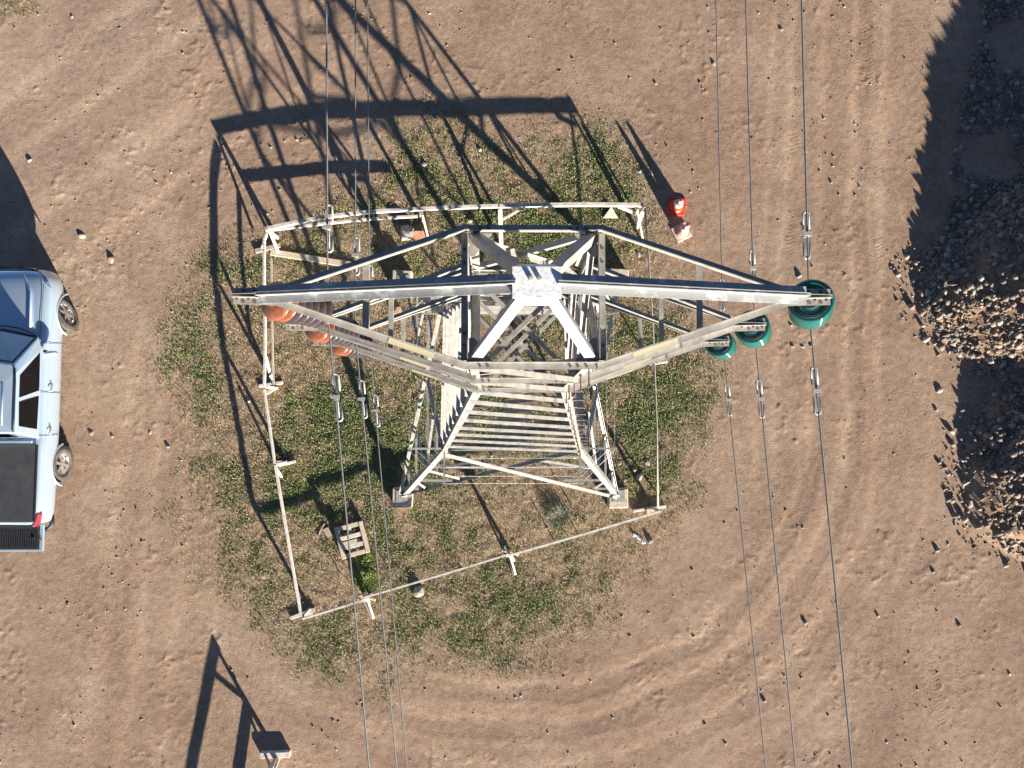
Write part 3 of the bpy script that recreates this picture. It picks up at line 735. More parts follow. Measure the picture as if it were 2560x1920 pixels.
side_words = {'L': 'porcelain', 'R': 'glass'}
# photo pixels the wires pass, per level: top edge and bottom edge of the picture, and damper clamps
PX = {('L', 'top'): ((816, 0), (923, 1920), (813, 567), (830, 994)), ('L', 'middle'): ((888.6, 0), (992, 1920), (882, 638), (902, 999)), ('L', 'bottom'): ((918.7, 0), (1017, 1920), (917, 700), (928, 1026)),
      ('R', 'top'): ((2004, 0), (2131, 1920), (2027, 587), (2054, 975)), ('R', 'middle'): ((1864, 0), (1989, 1920), (1892, 671), (1912, 996)), ('R', 'bottom'): ((1790, 0), (1914, 1920), (1811, 735), (1837, 1000))}
for sd, WD in (('L', WL), ('R', WR)):
    for lv in names:
        w = WD[lv]; (u0, v0), (u1, v1), du, dl = PX[(sd, lv)]
        # height at the picture's edges: where the two wires of a level are as far apart as at the tower
        sep = WR[lv].x - WL[lv].x; zz_ = np.arange(w.z - 2.5, w.z + 1.5, .01)
        za = min(zz_, key=lambda q: abs(P(*PX[('R', lv)][0], q).x - P(*PX[('L', lv)][0], q).x - sep)); zb2 = min(zz_, key=lambda q: abs(P(*PX[('R', lv)][1], q).x - P(*PX[('L', lv)][1], q).x - sep))
        a = P(u0, v0, za); b = P(u1, v1, zb2)
        def fn(y, w=w, a=a, b=b):
            if y >= w.y: t = (y - w.y) / (a.y - w.y); e = a
            else: t = (y - w.y) / (b.y - w.y); e = b
            x = w.x + (e.x - w.x) * t; z = w.z + (e.z - w.z) * t
            return V(x, y, z)
        mb = wire_mesh(fn, -7.0, 10.5, .018)
        mb2 = MB().tube([fn(10.5), fn(30)], .0054, 8); mb3 = MB().tube([fn(-7), fn(-30)], .0054, 8)
        for m_ in (mb2, mb3): mb.add(m_.v, m_.f)
        tag(mb.build('conductor', M['wire'], None, True), f'twisted aluminium conductor carried by the {lv} {side_words[sd]} insulator string', 'power line', 'conductors')
        for px, wd in ((du, 'shadow'), (dl, 'sunny')):
            # walk along the wire to the photographed clamp row
            best = min(np.arange(w.y - 3.5, w.y + 3.5, .01), key=lambda q: abs((lambda c: P(px[0], px[1], c.z).y - c.y)(fn(q))))
            c = fn(best); d = fn(best + .1) - fn(best - .1)
            make_damper(c, d, f'grey slotted vibration damper on the {lv} {side_words[sd]} string conductor, {wd} side of the pylon')

# ------------------------------------------------------------------ barricades
def rail(parent, pts, w, h, m='white_wood', nm='rail'):
    org = parent.location
    for i in range(len(pts) - 1):
        p, q = pts[i] - org, pts[i + 1] - org
        mb = MB().beam(p, q + (q - p).normalized() * .004 * (i % 2), w, h); o = mb.build(nm, M[m], parent); bevel(o, .006, 1)
def board(parent, p, q, w, h, m='white_wood', nm='foot_board'):
    org = parent.location; o = MB().beam(p - org, q - org, w, h).build(nm, M[m], parent); bevel(o, .006, 1); return o
def curved_rail(parent, pts, w, h, m='white_wood', nm='rail', bow=0.0):
    """one long board following its slightly bowed line"""
    org = parent.location; n_ = 14; pp = []
    ts = np.linspace(0, len(pts) - 1, n_ * (len(pts) - 1) + 1)
    for t_ in ts:
        i = min(int(t_), len(pts) - 2); f_ = t_ - i
        p0 = pts[max(i - 1, 0)]; p1 = pts[i]; p2 = pts[i + 1]; p3 = pts[min(i + 2, len(pts) - 1)]
        pp.append(0.5 * ((2 * p1) + (p2 - p0) * f_ + (2 * p0 - 5 * p1 + 4 * p2 - p3) * f_ ** 2 + (3 * p1 - p0 - 3 * p2 + p3) * f_ ** 3) - org)
    vs_ = []; f = []
    for i, p in enumerate(pp):
        ax = (pp[min(i + 1, len(pp) - 1)] - pp[max(i - 1, 0)]).normalized(); sx = ax.cross(V(0, 0, 1)).normalized(); sz = sx.cross(ax)
        vs_ += [p + sx * a * w / 2 + sz * b * h / 2 for a, b in ((-1, -1), (1, -1), (1, 1), (-1, 1))]
    for i in range(len(pp) - 1):
        for j in range(4): f.append((i * 4 + j, i * 4 + (j + 1) % 4, i * 4 + 4 + (j + 1) % 4, i * 4 + 4 + j))
    e = (len(pp) - 1) * 4; f += [(3, 2, 1, 0), (e, e + 1, e + 2, e + 3)]
    o = MB().add(vs_, f).build(nm, M[m], parent); return o
def gz(p, up=0.02): return V(p.x, p.y, gh(p.x, p.y) + up)
ZR = .675
# back run
b1 = thing('wooden_barricade', 'white timber barricade on the shadow side of the pylon, bowed, partly double railed', 'barricade', D(900, 470), 'low barricades round the pylon')
curved_rail(b1, [D(573, 495, ZR), D(680, 473, ZR), D(800, 458, ZR), D(940, 450, ZR), D(1076, 445, ZR)], .07, .09)
curved_rail(b1, [D(1079, 445, ZR), D(1250, 442, ZR), D(1389, 443, ZR)], .075, .09)
curved_rail(b1, [D(584, 497, .36), D(768, 476, .35), D(902, 467, .34)], .05, .07)
c = D(578, 497, ZR); board(b1, V(c.x, c.y, -.05), V(c.x, c.y, ZR + .05), .07, .07, 'raw_wood', 'post')
board(b1, D(583, 500, ZR - .06), gz(D(603, 548)), .06, .045, 'white_wood', 'brace'); board(b1, D(576, 505, ZR - .02), D(566, 535, .12), .05, .05, 'white_wood', 'brace')
board(b1, gz(D(585, 545), .03), gz(D(768, 574), .03), .14, .045, 'raw_wood')
board(b1, gz(D(552, 543), .03), gz(D(606, 531), .03), .10, .05, 'old_wood')
c = D(908, 455, ZR - .03); board(b1, V(c.x, c.y - .05, -.03), V(c.x, c.y - .05, ZR - .05), .06, .06, 'white_wood', 'post')
board(b1, D(911, 458, ZR - .05), gz(D(925, 514)), .05, .05, 'old_wood', 'brace')
board(b1, D(1080, 449, ZR - .05), gz(D(1083, 540)), .09, .03, 'white_wood', 'leg'); board(b1, D(1132, 447, ZR - .07), D(1086, 474, .48), .05, .03, 'white_wood', 'brace')
c = D(1080, 452, ZR - .05); board(b1, V(c.x, c.y, -.03), V(c.x, c.y, ZR - .04), .06, .06, 'old_wood', 'post')
board(b1, D(1376, 452, ZR - .05), gz(D(1390, 528)), .05, .04, 'old_wood', 'leg'); board(b1, D(1389, 456, ZR - .08), gz(D(1374, 494)), .09, .03, 'raw_wood', 'leg')
board(b1, D(1335, 446, ZR - .06), D(1375, 462, .60), .07, .03, 'white_wood', 'brace')
# left run
b2 = thing('wooden_barricade', 'white timber barricade between the parked pickup and the pylon', 'barricade', D(580, 830), 'low barricades round the pylon')
curved_rail(b2, [D(571, 515, ZR - .06), D(571, 620, ZR), D(573, 730, ZR), D(571, 838, ZR)], .042, .08)
curved_rail(b2, [D(571, 842, ZR - .04), D(583, 925, ZR - .02), D(594, 1002, .66)], .04, .07)
curved_rail(b2, [D(595, 1005, .66), D(617, 1135, .63), D(651, 1332, .60)], .044, .07)
curved_rail(b2, [D(586, 558, .42), D(588, 700, .40), D(591, 832, .30)], .035, .04, 'old_wood')
board(b2, D(574, 770, ZR - .07), gz(D(590, 830)), .06, .04, 'white_wood', 'brace')
c = D(574, 836, ZR - .04); board(b2, V(c.x + .03, c.y, -.03), V(c.x + .03, c.y, ZR - .04), .06, .06, 'white_wood', 'post')
board(b2, gz(D(560, 834), .03), gz(D(612, 826), .03), .07, .05, 'white_wood'); board(b2, gz(D(576, 850), .06), gz(D(596, 838), .04), .08, .04, 'raw_wood')
c = D(595, 1003, .67); board(b2, V(c.x + .03, c.y, -.03), V(c.x + .03, c.y, .67), .06, .06, 'white_wood', 'post')
board(b2, gz(D(600, 1006), .03), gz(D(640, 996), .03), .06, .05, 'white_wood'); board(b2, gz(D(596, 998), .10), gz(D(622, 997), .08), .07, .04, 'old_wood'); board(b2, D(597, 1012, .5), gz(D(609, 1030)), .05, .04, 'white_wood', 'brace')
# front run
b3 = thing('wooden_barricade', 'straight white railed barricade on the sunny side of the pylon, crossing above the pallet corner', 'barricade', D(1000, 1230), 'low barricades round the pylon')
ZF3 = .60
curved_rail(b3, [D(653, 1337, ZF3), D(720, 1317, ZF3), D(796, 1293, ZF3)], .042, .06)
curved_rail(b3, [D(782, 1292, ZF3 + .055), D(940, 1246, ZF3 + .05), D(1100, 1197, ZF3 + .05)], .036, .055)
curved_rail(b3, [D(1093, 1202, ZF3), D(1260, 1154, ZF3), D(1427, 1104, ZF3)], .044, .06)
for (u, v), a, b_ in (((790, 1297), (772, 1262), (806, 1334)), ((1101, 1200), (1091, 1178), (1111, 1240))):
    c = D(u, v, ZF3 - .04); board(b3, V(c.x, c.y, -.03), V(c.x, c.y, ZF3 - .04), .06, .06, 'white_wood', 'post')
    g0 = gz(D(*a), .035); g1 = gz(D(*b_), .035); board(b3, g0, g1, .07, .05, 'old_wood'); m_ = (g0 + g1) / 2
    board(b3, m_ + V(.10, -.02, .02), V(c.x + .02, c.y, .45), .05, .035, 'white_wood', 'brace')
    board(b3, g1 + V(.03, .0, .03), V(c.x, c.y, .40), .04, .035, 'white_wood', 'brace')
    board(b3, V(c.x - .17, c.y + .11, ZF3 - .10), V(c.x + .20, c.y + .0, ZF3 - .10), .05, .08, 'raw_wood', 'joint_block')
c = D(655, 1330, ZF3 - .05); board(b3, V(c.x, c.y, -.03), V(c.x, c.y, ZF3 - .03), .06, .06, 'white_wood', 'post')
board(b3, gz(D(629, 1334), .04), gz(D(650, 1326), .04), .08, .05, 'white_wood'); board(b3, gz(D(652, 1326), .04), gz(D(682, 1315), .04), .09, .05, 'old_wood'); board(b3, gz(D(662, 1330), .03), gz(D(676, 1326), .03), .09, .04, 'raw_wood')
c = D(1421, 1103, ZF3 - .05); board(b3, V(c.x, c.y, -.03), V(c.x, c.y, ZF3 - .03), .06, .06, 'white_wood', 'post')
board(b3, gz(D(1367, 1103), .04), gz(D(1437, 1093), .04), .06, .06, 'white_wood'); board(b3, gz(D(1394, 1103), .08), gz(D(1412, 1100), .08), .10, .07, 'raw_wood')
board(b3, D(1421, 1098, .5), gz(D(1424, 1072)), .04, .03, 'white_wood', 'brace')
# right run: one thin pole
b4 = thing('pole_rail', 'thin grey pole rail running from the paired cones side to the sunny barricade', 'barricade', D(1415, 800), 'low barricades round the pylon')
org = b4.location
MB().tube([p - org for p in (D(1392, 445, .74), D(1402, 560, .73), D(1412, 740, .70), D(1419, 920, .68), D(1421, 1098, .67))], .019, 8).build('rail', M['pole'], b4, True)
MB().tube([D(1392, 447, .0) * 0 + V(D(1392, 447, .74).x, D(1392, 447, .74).y, -.05) - org, D(1392, 447, .76) - org], .022, 8).build('post', M['pole'], b4, True)
c = D(1421, 785, .70); board(b4, c + V(-.20, -.02, -.03), c + V(.22, .04, -.03), .05, .03, 'white_wood', 'tie_board')
MB().tube([V(c.x, c.y, -.05) - org, V(c.x, c.y, .69) - org], .018, 8).build('post', M['pole'], b4, True)
# lone trestle
b5 = thing('wooden_trestle', 'lone timber trestle on bare dirt with its foot board showing', 'barricade', D(600, 1632))
f0 = D(600, 1634); top = V(f0.x, f0.y - .06, .66)
board(b5, gz(D(565, 1628), .055), gz(D(628, 1626), .055), .12, .11, 'white_wood')
board(b5, V(f0.x - .03, f0.y, 0), top + V(-.03, 0, 0), .05, .06, 'raw_wood', 'post'); board(b5, V(f0.x + .04, f0.y - .02, 0), top + V(.04, -.1, -.1), .04, .05, 'white_wood', 'post')
r_end = top + V(-.55, -2.9, 0); board(b5, top + V(.01, .05, .0), r_end, .05, .09, 'white_wood', 'rail')
lo = V(f0.x - .02, f0.y - .05, .30); board(b5, lo, lo + V(-.42, -2.9, 0), .05, .09, 'white_wood', 'rail')
board(b5, top.lerp(r_end, .18) + V(0, 0, -.03), lo + V(0, 0, .05), .04, .06, 'raw_wood', 'brace')
board(b5, V(r_end.x + .1, r_end.y + .1, -.02), r_end + V(.06, .1, 0), .06, .06, 'raw_wood', 'post'); board(b5, gz(V(r_end.x - .25, r_end.y + .1, 0), .05), gz(V(r_end.x + .45, r_end.y + .1, 0), .05), .10, .09, 'white_wood')
board(b5, gz(V(f0.x - .02, f0.y - .5, 0), .04), V(f0.x + .01, f0.y - .02, .5), .04, .05, 'white_wood', 'brace')

# ------------------------------------------------------------------ traffic cones
def cone(p, hgt, base, rz, mb_, mc, label):
    t = thing('traffic_cone', label, 'cone', gz(p, 0.0)); t.rotation_euler.z = rz
    o = MB().box((0, 0, .02), (base, base, .035)).build('base', M[mb_], t)
    bm = o.modifiers.new('bevel', 'BEVEL'); bm.width = .06; bm.segments = 4; bm.affect = 'EDGES'; bm.limit_method = 'ANGLE'; bm.width = .014
    R0 = base * .36; R1 = .028
    def rr(z): return R0 + (R1 - R0) * (z - .04) / (hgt - .04)
    MB().lathe([(.001, .036), (R0 + .02, .036), (R0 + .018, .05)] + [(rr(z), z) for z in np.linspace(.055, hgt, 12)] + [(R1 * .75, hgt + .002), (R1 * .7, hgt - .03), (.001, hgt - .03)], 32).build('body', M[mc], t, True)
    for a, b in ((.38, .58), (.70, .90)):
        MB().lathe([(rr(a * hgt) - .004, a * hgt), (rr(a * hgt) + .003, a * hgt), (rr(b * hgt) + .003, b * hgt), (rr(b * hgt) - .004, b * hgt)], 32).build('reflective_band', M['cone_band'], t, True)
    z = .92 * hgt; MB().lathe([(rr(z) - .003, z), (rr(z) + .002, z), (R1 + .002, hgt + .002), (R1 * .6, hgt + .003)], 32).build('tip', M['cone_tip'], t, True)
cone(P(1691, 516), .52, .40, math.radians(-8), 'cone_red', 'cone_red', 'red orange traffic cone with red base and two white bands')
cone(P(1703, 581), .68, .37, math.radians(27), 'cone_base_pale', 'cone_pale', 'faded pink traffic cone on a dusty beige base')

# ------------------------------------------------------------------ pallet
pl = thing('wooden_pallet', 'small broken wooden pallet lying on the grass near the barricade corner', 'pallet', gz(P(883, 1348), 0))
pl.rotation_euler.z = math.radians(15)
for x_ in (-.27, 0, .27):
    o = MB().box((x_, 0, .055), (.075, .68, .07)).build('bearer', M['old_wood'], pl); bevel(o, .004, 1)
for y_, m_, x0, x1 in ((.31, 'raw_wood', -.31, .31), (.085, 'white_wood', -.31, .31), (-.04, 'raw_wood', -.31, .10), (-.02, 'raw_wood', .24, .31), (-.31, 'raw_wood', -.31, .31), (-.125, 'white_wood', -.28, .31)):
    o = MB().box(((x0 + x1) / 2, y_, .101), (x1 - x0, .095, .02)).build('deck_board', M[m_], pl); bevel(o, .004, 1)
for x_ in (-.27, .27):
    o = MB().box((x_ * 1.02, 0, .126), (.085, .70, .022)).build('deck_board', M['raw_wood'], pl); bevel(o, .004, 1)

# ------------------------------------------------------------------ stones lying about
def rock_mesh(seed, flat=.6, sub=2, jit=.035):
    import bmesh
    bm = bmesh.new(); bmesh.ops.create_icosphere(bm, subdivisions=sub, radius=1.0); r_ = random.Random(seed)
    pl_ = [(Vector((r_.gauss(0, 1), r_.gauss(0, 1), r_.gauss(0, 1))).normalized(), r_.uniform(.55, .9)) for _ in range(9)]
    for v in bm.verts:
        p = v.co.copy()
        for nn, dd in pl_:
            e = p.dot(nn) - dd
            if e > 0: p -= nn * e * .9
        p += Vector((r_.uniform(-1, 1), r_.uniform(-1, 1), r_.uniform(-1, 1))) * jit
        v.co = Vector((p.x * 1.1, p.y * .85, p.z * flat))
    m_ = bpy.data.meshes.new('stone'); bm.to_mesh(m_); bm.free(); return m_
ROCKS = {}
for k in ('rock', 'rock_g', 'rock_p'):
    ROCKS[k] = []
    for s_ in range(4):
        m_ = rock_mesh(s_ * 3 + len(k), .45 + .12 * s_, 2); m_.materials.append(M[k]); ROCKS[k].append(m_)
def rock(p, r, kind, label, group=None, name='loose_stone', i=None, lift=.25):
    o = bpy.data.objects.new(name, ROCKS[kind][rnd.randrange(4) if i is None else i]); COL.objects.link(o)
    o.location = gz(p, r * lift * .4); o.scale = (r, r, r); o.rotation_euler = (rnd.uniform(-.2, .2), rnd.uniform(-.2, .2), rnd.uniform(0, 6.28))
    return tag(o, label, 'stone', group)
rock(P(1047, 1478), .155, 'rock', 'large pale rounded stone beside the sunny barricade rail', i=3, name='boulder')
rock(P(1596, 1192), .10, 'rock', 'pale rounded stone beside the pylon footing shadow with two bars crossing', i=2, name='boulder')
rock(P(1625, 1350), .085, 'rock_g', 'greenish grey stone lying against the white cloth strip', i=3, name='boulder')
rock(P(1598, 637), .065, 'rock', 'white stone in the grass near the thin pole rail')
rock(P(992, 783), .16, 'rock_p', 'pinkish flat stone lying under the cross arms', i=1, name='boulder')
rock(P(205, 590), .085, 'rock', 'flat pale stone alone on the dirt ahead of the pickup', i=0)
rock(P(278, 648), .10, 'rock_p', 'flat buff stone on the dirt beside the pickup bonnet', i=0)
for u, v, r_ in ((2013, 1556, .055), (2343, 1375, .06), (2195, 1539, .045), (2397, 1563, .045), (2524, 1685, .04), (1911, 1752, .045), (2333, 1429, .045), (1998, 689, .07), (1978, 814, .04), (1982, 866, .05), (2007, 867, .045), (2028, 865, .04),
                (228, 1083, .06), (375, 1081, .045), (420, 1116, .05), (74, 401, .06), (1628, 436, .06), (1600, 428, .05), (1784, 160, .05), (1953, 75, .05), (2015, 378, .035), (2078, 455, .04), (1640, 208, .045), (1660, 505, .03), (2348, 975, .08), (2340, 1025, .05),
                (1150, 395, .05), (838, 394, .06), (1175, 553, .06), (1060, 410, .09), (1200, 375, .06)):
    rock(P(u, v), r_ * 1.05, 'rock' if rnd.random() < .7 else 'rock_g', 'small pale stone lying loose on the ground with a sharp shadow', 'loose stones on the ground')
for _ in range(14):
    u, v = rnd.uniform(40, 2300), rnd.uniform(20, 1900)
    p = P(u, v)
    if p.x < -9.2 and -3.0 < p.y < 3.4: continue
    rock(p, rnd.uniform(.022, .045), rnd.choice(('rock', 'rock_g', 'rock_p', 'rock')), 'small pale stone lying loose on the ground with a sharp shadow', 'loose stones on the ground')
for u, v in ((1549, 1159), (1570, 1162), (1618, 1157), (1562, 1200), (1538, 1180), (1605, 1185), (1585, 1175), (1550, 1205)):
    rock(P(u, v), rnd.uniform(.05, .085), 'rock', 'pale cobble piled beside the pylon foot under the barbed wire', 'cobbles beside the pylon foot', i=None)
k_ = 0
while k_ < 60:
    p = P(rnd.uniform(2285, 2560), rnd.uniform(20, 1440)); hv = float(heap_h(np.array([p.x]), np.array([p.y]))[0])
    if hv < .02: continue
    rock(p, rnd.uniform(.05, .10), rnd.choice(('rock', 'rock_g', 'rock_g', 'rock_p')), 'large cobble standing out of the gravel heap', 'cobbles in the gravel heaps', 'cobble', lift=.35); k_ += 1
# rubble, slabs
ru = MB(); m_ = rock_mesh(77, .75, 3, .10); m_.materials.append(M['rubble'])
o = bpy.data.objects.new('concrete_rubble', m_); COL.objects.link(o); o.location = gz(P(1018, 585), .06); o.scale = (.20, .24, .19); tag(o, 'rough lump of broken grey concrete behind the barricade post', 'rubble')
o = MB().plate([V(-.16, -.12, 0), V(.13, -.14, 0), V(.17, .07, .0), V(-.02, .15, 0), V(-.15, .08, 0)], .05, (0, 0, 1)).build('broken_tile', M['terracotta']); bevel(o, .01)
o.location = gz(P(1046, 592), .01); o.rotation_euler = (.15, -.12, .4); tag(o, 'broken terracotta slab leaning by the concrete lump', 'slab')
tri = [P(1506, 545), P(1545, 545), P(1527, 517)]; c = sum(tri, V(0, 0, 0)) / 3
o = MB().plate([p - c for p in tri], .05, (0, 0, 1)).build('concrete_slab', M['concrete']); bevel(o, .008); o.location = gz(c, .02); o.rotation_euler.x = .25; tag(o, 'triangular offcut of concrete slab by the barricade end', 'slab')
o = MB().plate([V(-.12, -.05, 0), V(.10, -.07, 0), V(.12, .04, 0), V(-.08, .08, 0)], .03, (0, 0, 1)).build('timber_offcut', M['old_wood']); o.location = gz(P(820, 1330), .02); o.rotation_euler.z = -.9; tag(o, 'short timber offcut lying beside the pallet', 'timber')
o = MB().beam(V(-.16, 0, 0), V(.16, 0, 0), .03, .02).build('timber_lath', M['old_wood']); o.location = gz(P(804, 1324), .03); o.rotation_euler.z = 1.1; tag(o, 'thin weathered lath lying by the timber offcut', 'timber')
for u, v in ((1386, 1353), (1441, 1328), (1426, 1259), (962, 1408), (851, 1433)):
    p = P(u, v); h_ = .27 if u != 1426 else .33
    o = MB().tube([V(0, 0, -.05), V(rnd.uniform(-.01, .01), rnd.uniform(-.01, .01), h_)], .010, 6).build('steel_stake', M['rust']); o.location = gz(p, 0)
    tag(o, 'short rusty steel stake driven upright into the grass', 'stake', 'stakes in the grass')
# strip of white cloth
path = [P(1580, 1336), P(1590, 1338), P(1598, 1346), P(1604, 1350), P(1610, 1357), P(1603, 1356)]
vs_ = []; f = []; o0 = path[2]
fine = []
for i in range(len(path) - 1):
    for t_ in np.linspace(0, 1, 6, endpoint=(i == len(path) - 2)): fine.append(path[i].lerp(path[i + 1], float(t_)))
for i, p in enumerate(fine):
    d = (fine[min(i + 1, len(fine) - 1)] - fine[max(i - 1, 0)]).normalized(); s_ = V(-d.y, d.x, 0)
    for j, w_ in enumerate((-.028, -.012, .006, .026)):
        vs_.append(p - o0 + s_ * w_ * (1 + .3 * math.sin(i * 1.7)) + V(0, 0, .025 + .022 * math.sin(i * .9 + j * 2.1)))
for i in range(len(fine) - 1):
    for j in range(3): f.append((i * 4 + j, i * 4 + j + 1, i * 4 + 5 + j, i * 4 + 4 + j))
o = MB().add(vs_, f).build('cloth_strip', M['cloth'], None, True); o.location = gz(o0, 0); sm = o.modifiers.new('solid', 'SOLIDIFY'); sm.thickness = .004
tag(o, 'crumpled strip of white cloth lying on the dirt', 'cloth')
# weeds
def weed(p, R_, hgt, nleaf, cols, lw, ll, label, name):
    t = thing(name, label, 'plant', gz(p, 0))
    vs_ = []; f = []; cl = []
    for i in range(nleaf):
        a = rnd.uniform(0, 6.28); q = R_ * math.sqrt(rnd.random()); el = rnd.uniform(.1, 1.1)
        b = V(math.cos(a) * q, math.sin(a) * q, rnd.uniform(0, hgt) * (1 - .6 * q / R_))
        a2 = a + rnd.uniform(-1, 1); d = V(math.cos(a2) * math.cos(el), math.sin(a2) * math.cos(el), math.sin(el)); L = ll * rnd.uniform(.6, 1.3); w = lw * rnd.uniform(.7, 1.2)
        s_ = V(-math.sin(a2), math.cos(a2), 0); k = len(vs_)
        vs_ += [b, b + d * L * .5 + s_ * w, b + d * L - V(0, 0, L * .2), b + d * L * .5 - s_ * w]; f.append((k, k + 1, k + 2, k + 3))
        c_ = rnd.choice(cols); e = rnd.uniform(.7, 1.25); cl += [(c_[0] * e, c_[1] * e, c_[2] * e, 1)] * 4
    me = bpy.data.meshes.new('foliage'); me.from_pydata(vs_, [], f); me.update()
    at = me.color_attributes.new('Col', 'FLOAT_COLOR', 'POINT'); at.data.foreach_set('color', np.array(cl, np.float32).ravel())
    link('foliage', me, M['leaf'], t)
    mb = MB()
    for i in range(9):
        a = rnd.uniform(0, 6.28); mb.tube([V(0, 0, -.02), V(math.cos(a) * R_ * .4, math.sin(a) * R_ * .4, hgt * .6), V(math.cos(a) * R_ * .8, math.sin(a) * R_ * .8, hgt * .7)], [.006, .004, .002], 5)
    mb.build('stem', M['old_wood'], t)
GR = ((0.10, 0.19, 0.03), (0.16, 0.24, 0.04), (0.22, 0.27, 0.05)); GG = ((0.15, 0.18, 0.13), (0.24, 0.25, 0.20), (0.06, 0.09, 0.05))
weed(P(918, 1450), .24, .16, 500, GR, .014, .06, 'bright yellow green weed clump beside the sunny barricade', 'weed_plant')
weed(P(925, 1405), .17, .10, 260, GR, .013, .05, 'low green weed clump on the pallet side of the barricade', 'weed_plant')
weed(P(1394, 1290), .20, .22, 520, GG, .006, .13, 'spiky grey green tuft standing in the grass before the pylon', 'grass_tuft')

# ------------------------------------------------------------------ pickup truck
TKX = -10.38
truck = thing('pickup_truck', 'silver double cab pickup with black bed cover and lowered tailgate', 'pickup', (TKX, .50, 0))
def tk(mb, name, m, parent=None, smooth=False):
    mb.v = [(v[0], v[1] - 1.35, v[2]) for v in mb.v]
    return mb.build(name, M[m], parent or truck, smooth)
# body: cross sections along the length (y, half widths and heights)
# y, top z centre, top z edge, edge half-width, shoulder half-width, shoulder z, flank half-width, flank z, sill half-width, sill z
ST = [(4.07, .84, .82, .42, .50, .74, .52, .60, .50, .40), (4.00, .98, .95, .56, .66, .84, .70, .66, .66, .36), (3.88, 1.04, 1.01, .66, .76, .90, .80, .70, .76, .34), (3.70, 1.08, 1.05, .72, .83, .96, .865, .76, .83, .34),
      (3.40, 1.115, 1.085, .735, .86, .99, .90, .80, .87, .36), (3.02, 1.15, 1.115, .74, .87, 1.01, .91, .80, .88, .38), (2.62, 1.185, 1.15, .75, .87, 1.03, .905, .80, .87, .40), (2.45, 1.19, 1.16, .76, .865, 1.04, .90, .80, .87, .42), (1.60, 1.17, 1.165, .77, .865, 1.06, .905, .82, .88, .42),
      (.80, 1.17, 1.165, .77, .865, 1.07, .905, .82, .88, .42), (.42, 1.17, 1.165, .775, .865, 1.08, .905, .82, .87, .42), (.34, 1.10, 1.19, .815, .865, 1.10, .90, .82, .86, .44), (-.14, 1.10, 1.19, .81, .86, 1.10, .905, .82, .86, .44), (-.80, 1.10, 1.19, .80, .85, 1.10, .89, .82, .84, .44), (-1.15, 1.10, 1.185, .74, .825, 1.07, .865, .80, .82, .44), (-1.30, 1.08, 1.17, .72, .80, 1.05, .83, .78, .78, .44), (-1.36, 1.04, 1.12, .68, .76, 1.00, .79, .76, .74, .46)]
vs_ = []; f = []; NPR = 13
for (y, zc_, ze, we, wsd, zs, wf, zf, wl, zl) in ST:
    half = [(0, zc_), (we * .55, zc_ * .75 + ze * .25), (we, ze), (wsd, zs), (wf, zf), (wl, zl)]
    ring = half + [(0, zl - .02)] + [(-a, b) for a, b in reversed(half[1:])] + []
    ring = half + [(0, zl - .02)] + [(-a, b) for a, b in reversed(half[1:])]
    NPR = len(ring); vs_ += [(a, y, b) for a, b in ring]
for i in range(len(ST) - 1):
    for j in range(NPR): f.append((i * NPR + j, i * NPR + (j + 1) % NPR, (i + 1) * NPR + (j + 1) % NPR, (i + 1) * NPR + j))
f += [tuple(range(NPR)), tuple(reversed(range((len(ST) - 1) * NPR, len(ST) * NPR)))]
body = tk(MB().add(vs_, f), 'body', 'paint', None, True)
WHEELS = [(3.12, 1), (3.12, -1), (-.14, 1), (-.14, -1)]
cut = MB()
for y in (3.12, -.14):
    for s in (-1, 1): cut.lathe([(.001, 0), (.43, 0), (.43, .4), (.001, .4)], 40, (s * .62 - 0 if s > 0 else -.62, y - 1.35, .40), (s, 0, 0))
cm = cut.mesh('cutter'); co_ = bpy.data.objects.new('cutter', cm); COL.objects.link(co_); co_.parent = truck
ss = body.modifiers.new('sub', 'SUBSURF'); ss.levels = 2; ss.render_levels = 2
bo = body.modifiers.new('cut', 'BOOLEAN'); bo.object = co_; bo.operation = 'DIFFERENCE'; bo.solver = 'EXACT'
bpy.context.view_layer.update()
dg_ = bpy.context.evaluated_depsgraph_get()
nm_ = bpy.data.meshes.new_from_object(body.evaluated_get(dg_))
body.modifiers.clear(); old = body.data; body.data = nm_; nm_.name = 'body'
bpy.data.objects.remove(co_)
if not nm_.materials: nm_.materials.append(M['paint'])
nm_.polygons.foreach_set('use_smooth', [True] * len(nm_.polygons))
try: nm_.set_sharp_from_angle(angle=math.radians(40))
except Exception: pass
# wheel-arch flares and dark liners
for y, s in WHEELS:
    arc = [V(s * (.885 if y > 0 else .875), y + .455 * math.cos(a), .40 + .455 * math.sin(a)) for a in np.linspace(.12, math.pi - .12, 26)]
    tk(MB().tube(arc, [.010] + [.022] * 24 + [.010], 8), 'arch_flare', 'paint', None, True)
    tk(MB().lathe([(.001, 0), (.375, 0), (.375, .02), (.001, .02)], 32, (s * .56, y, .40), (-s, 0, 0)), 'wheel_well', 'blackplastic')
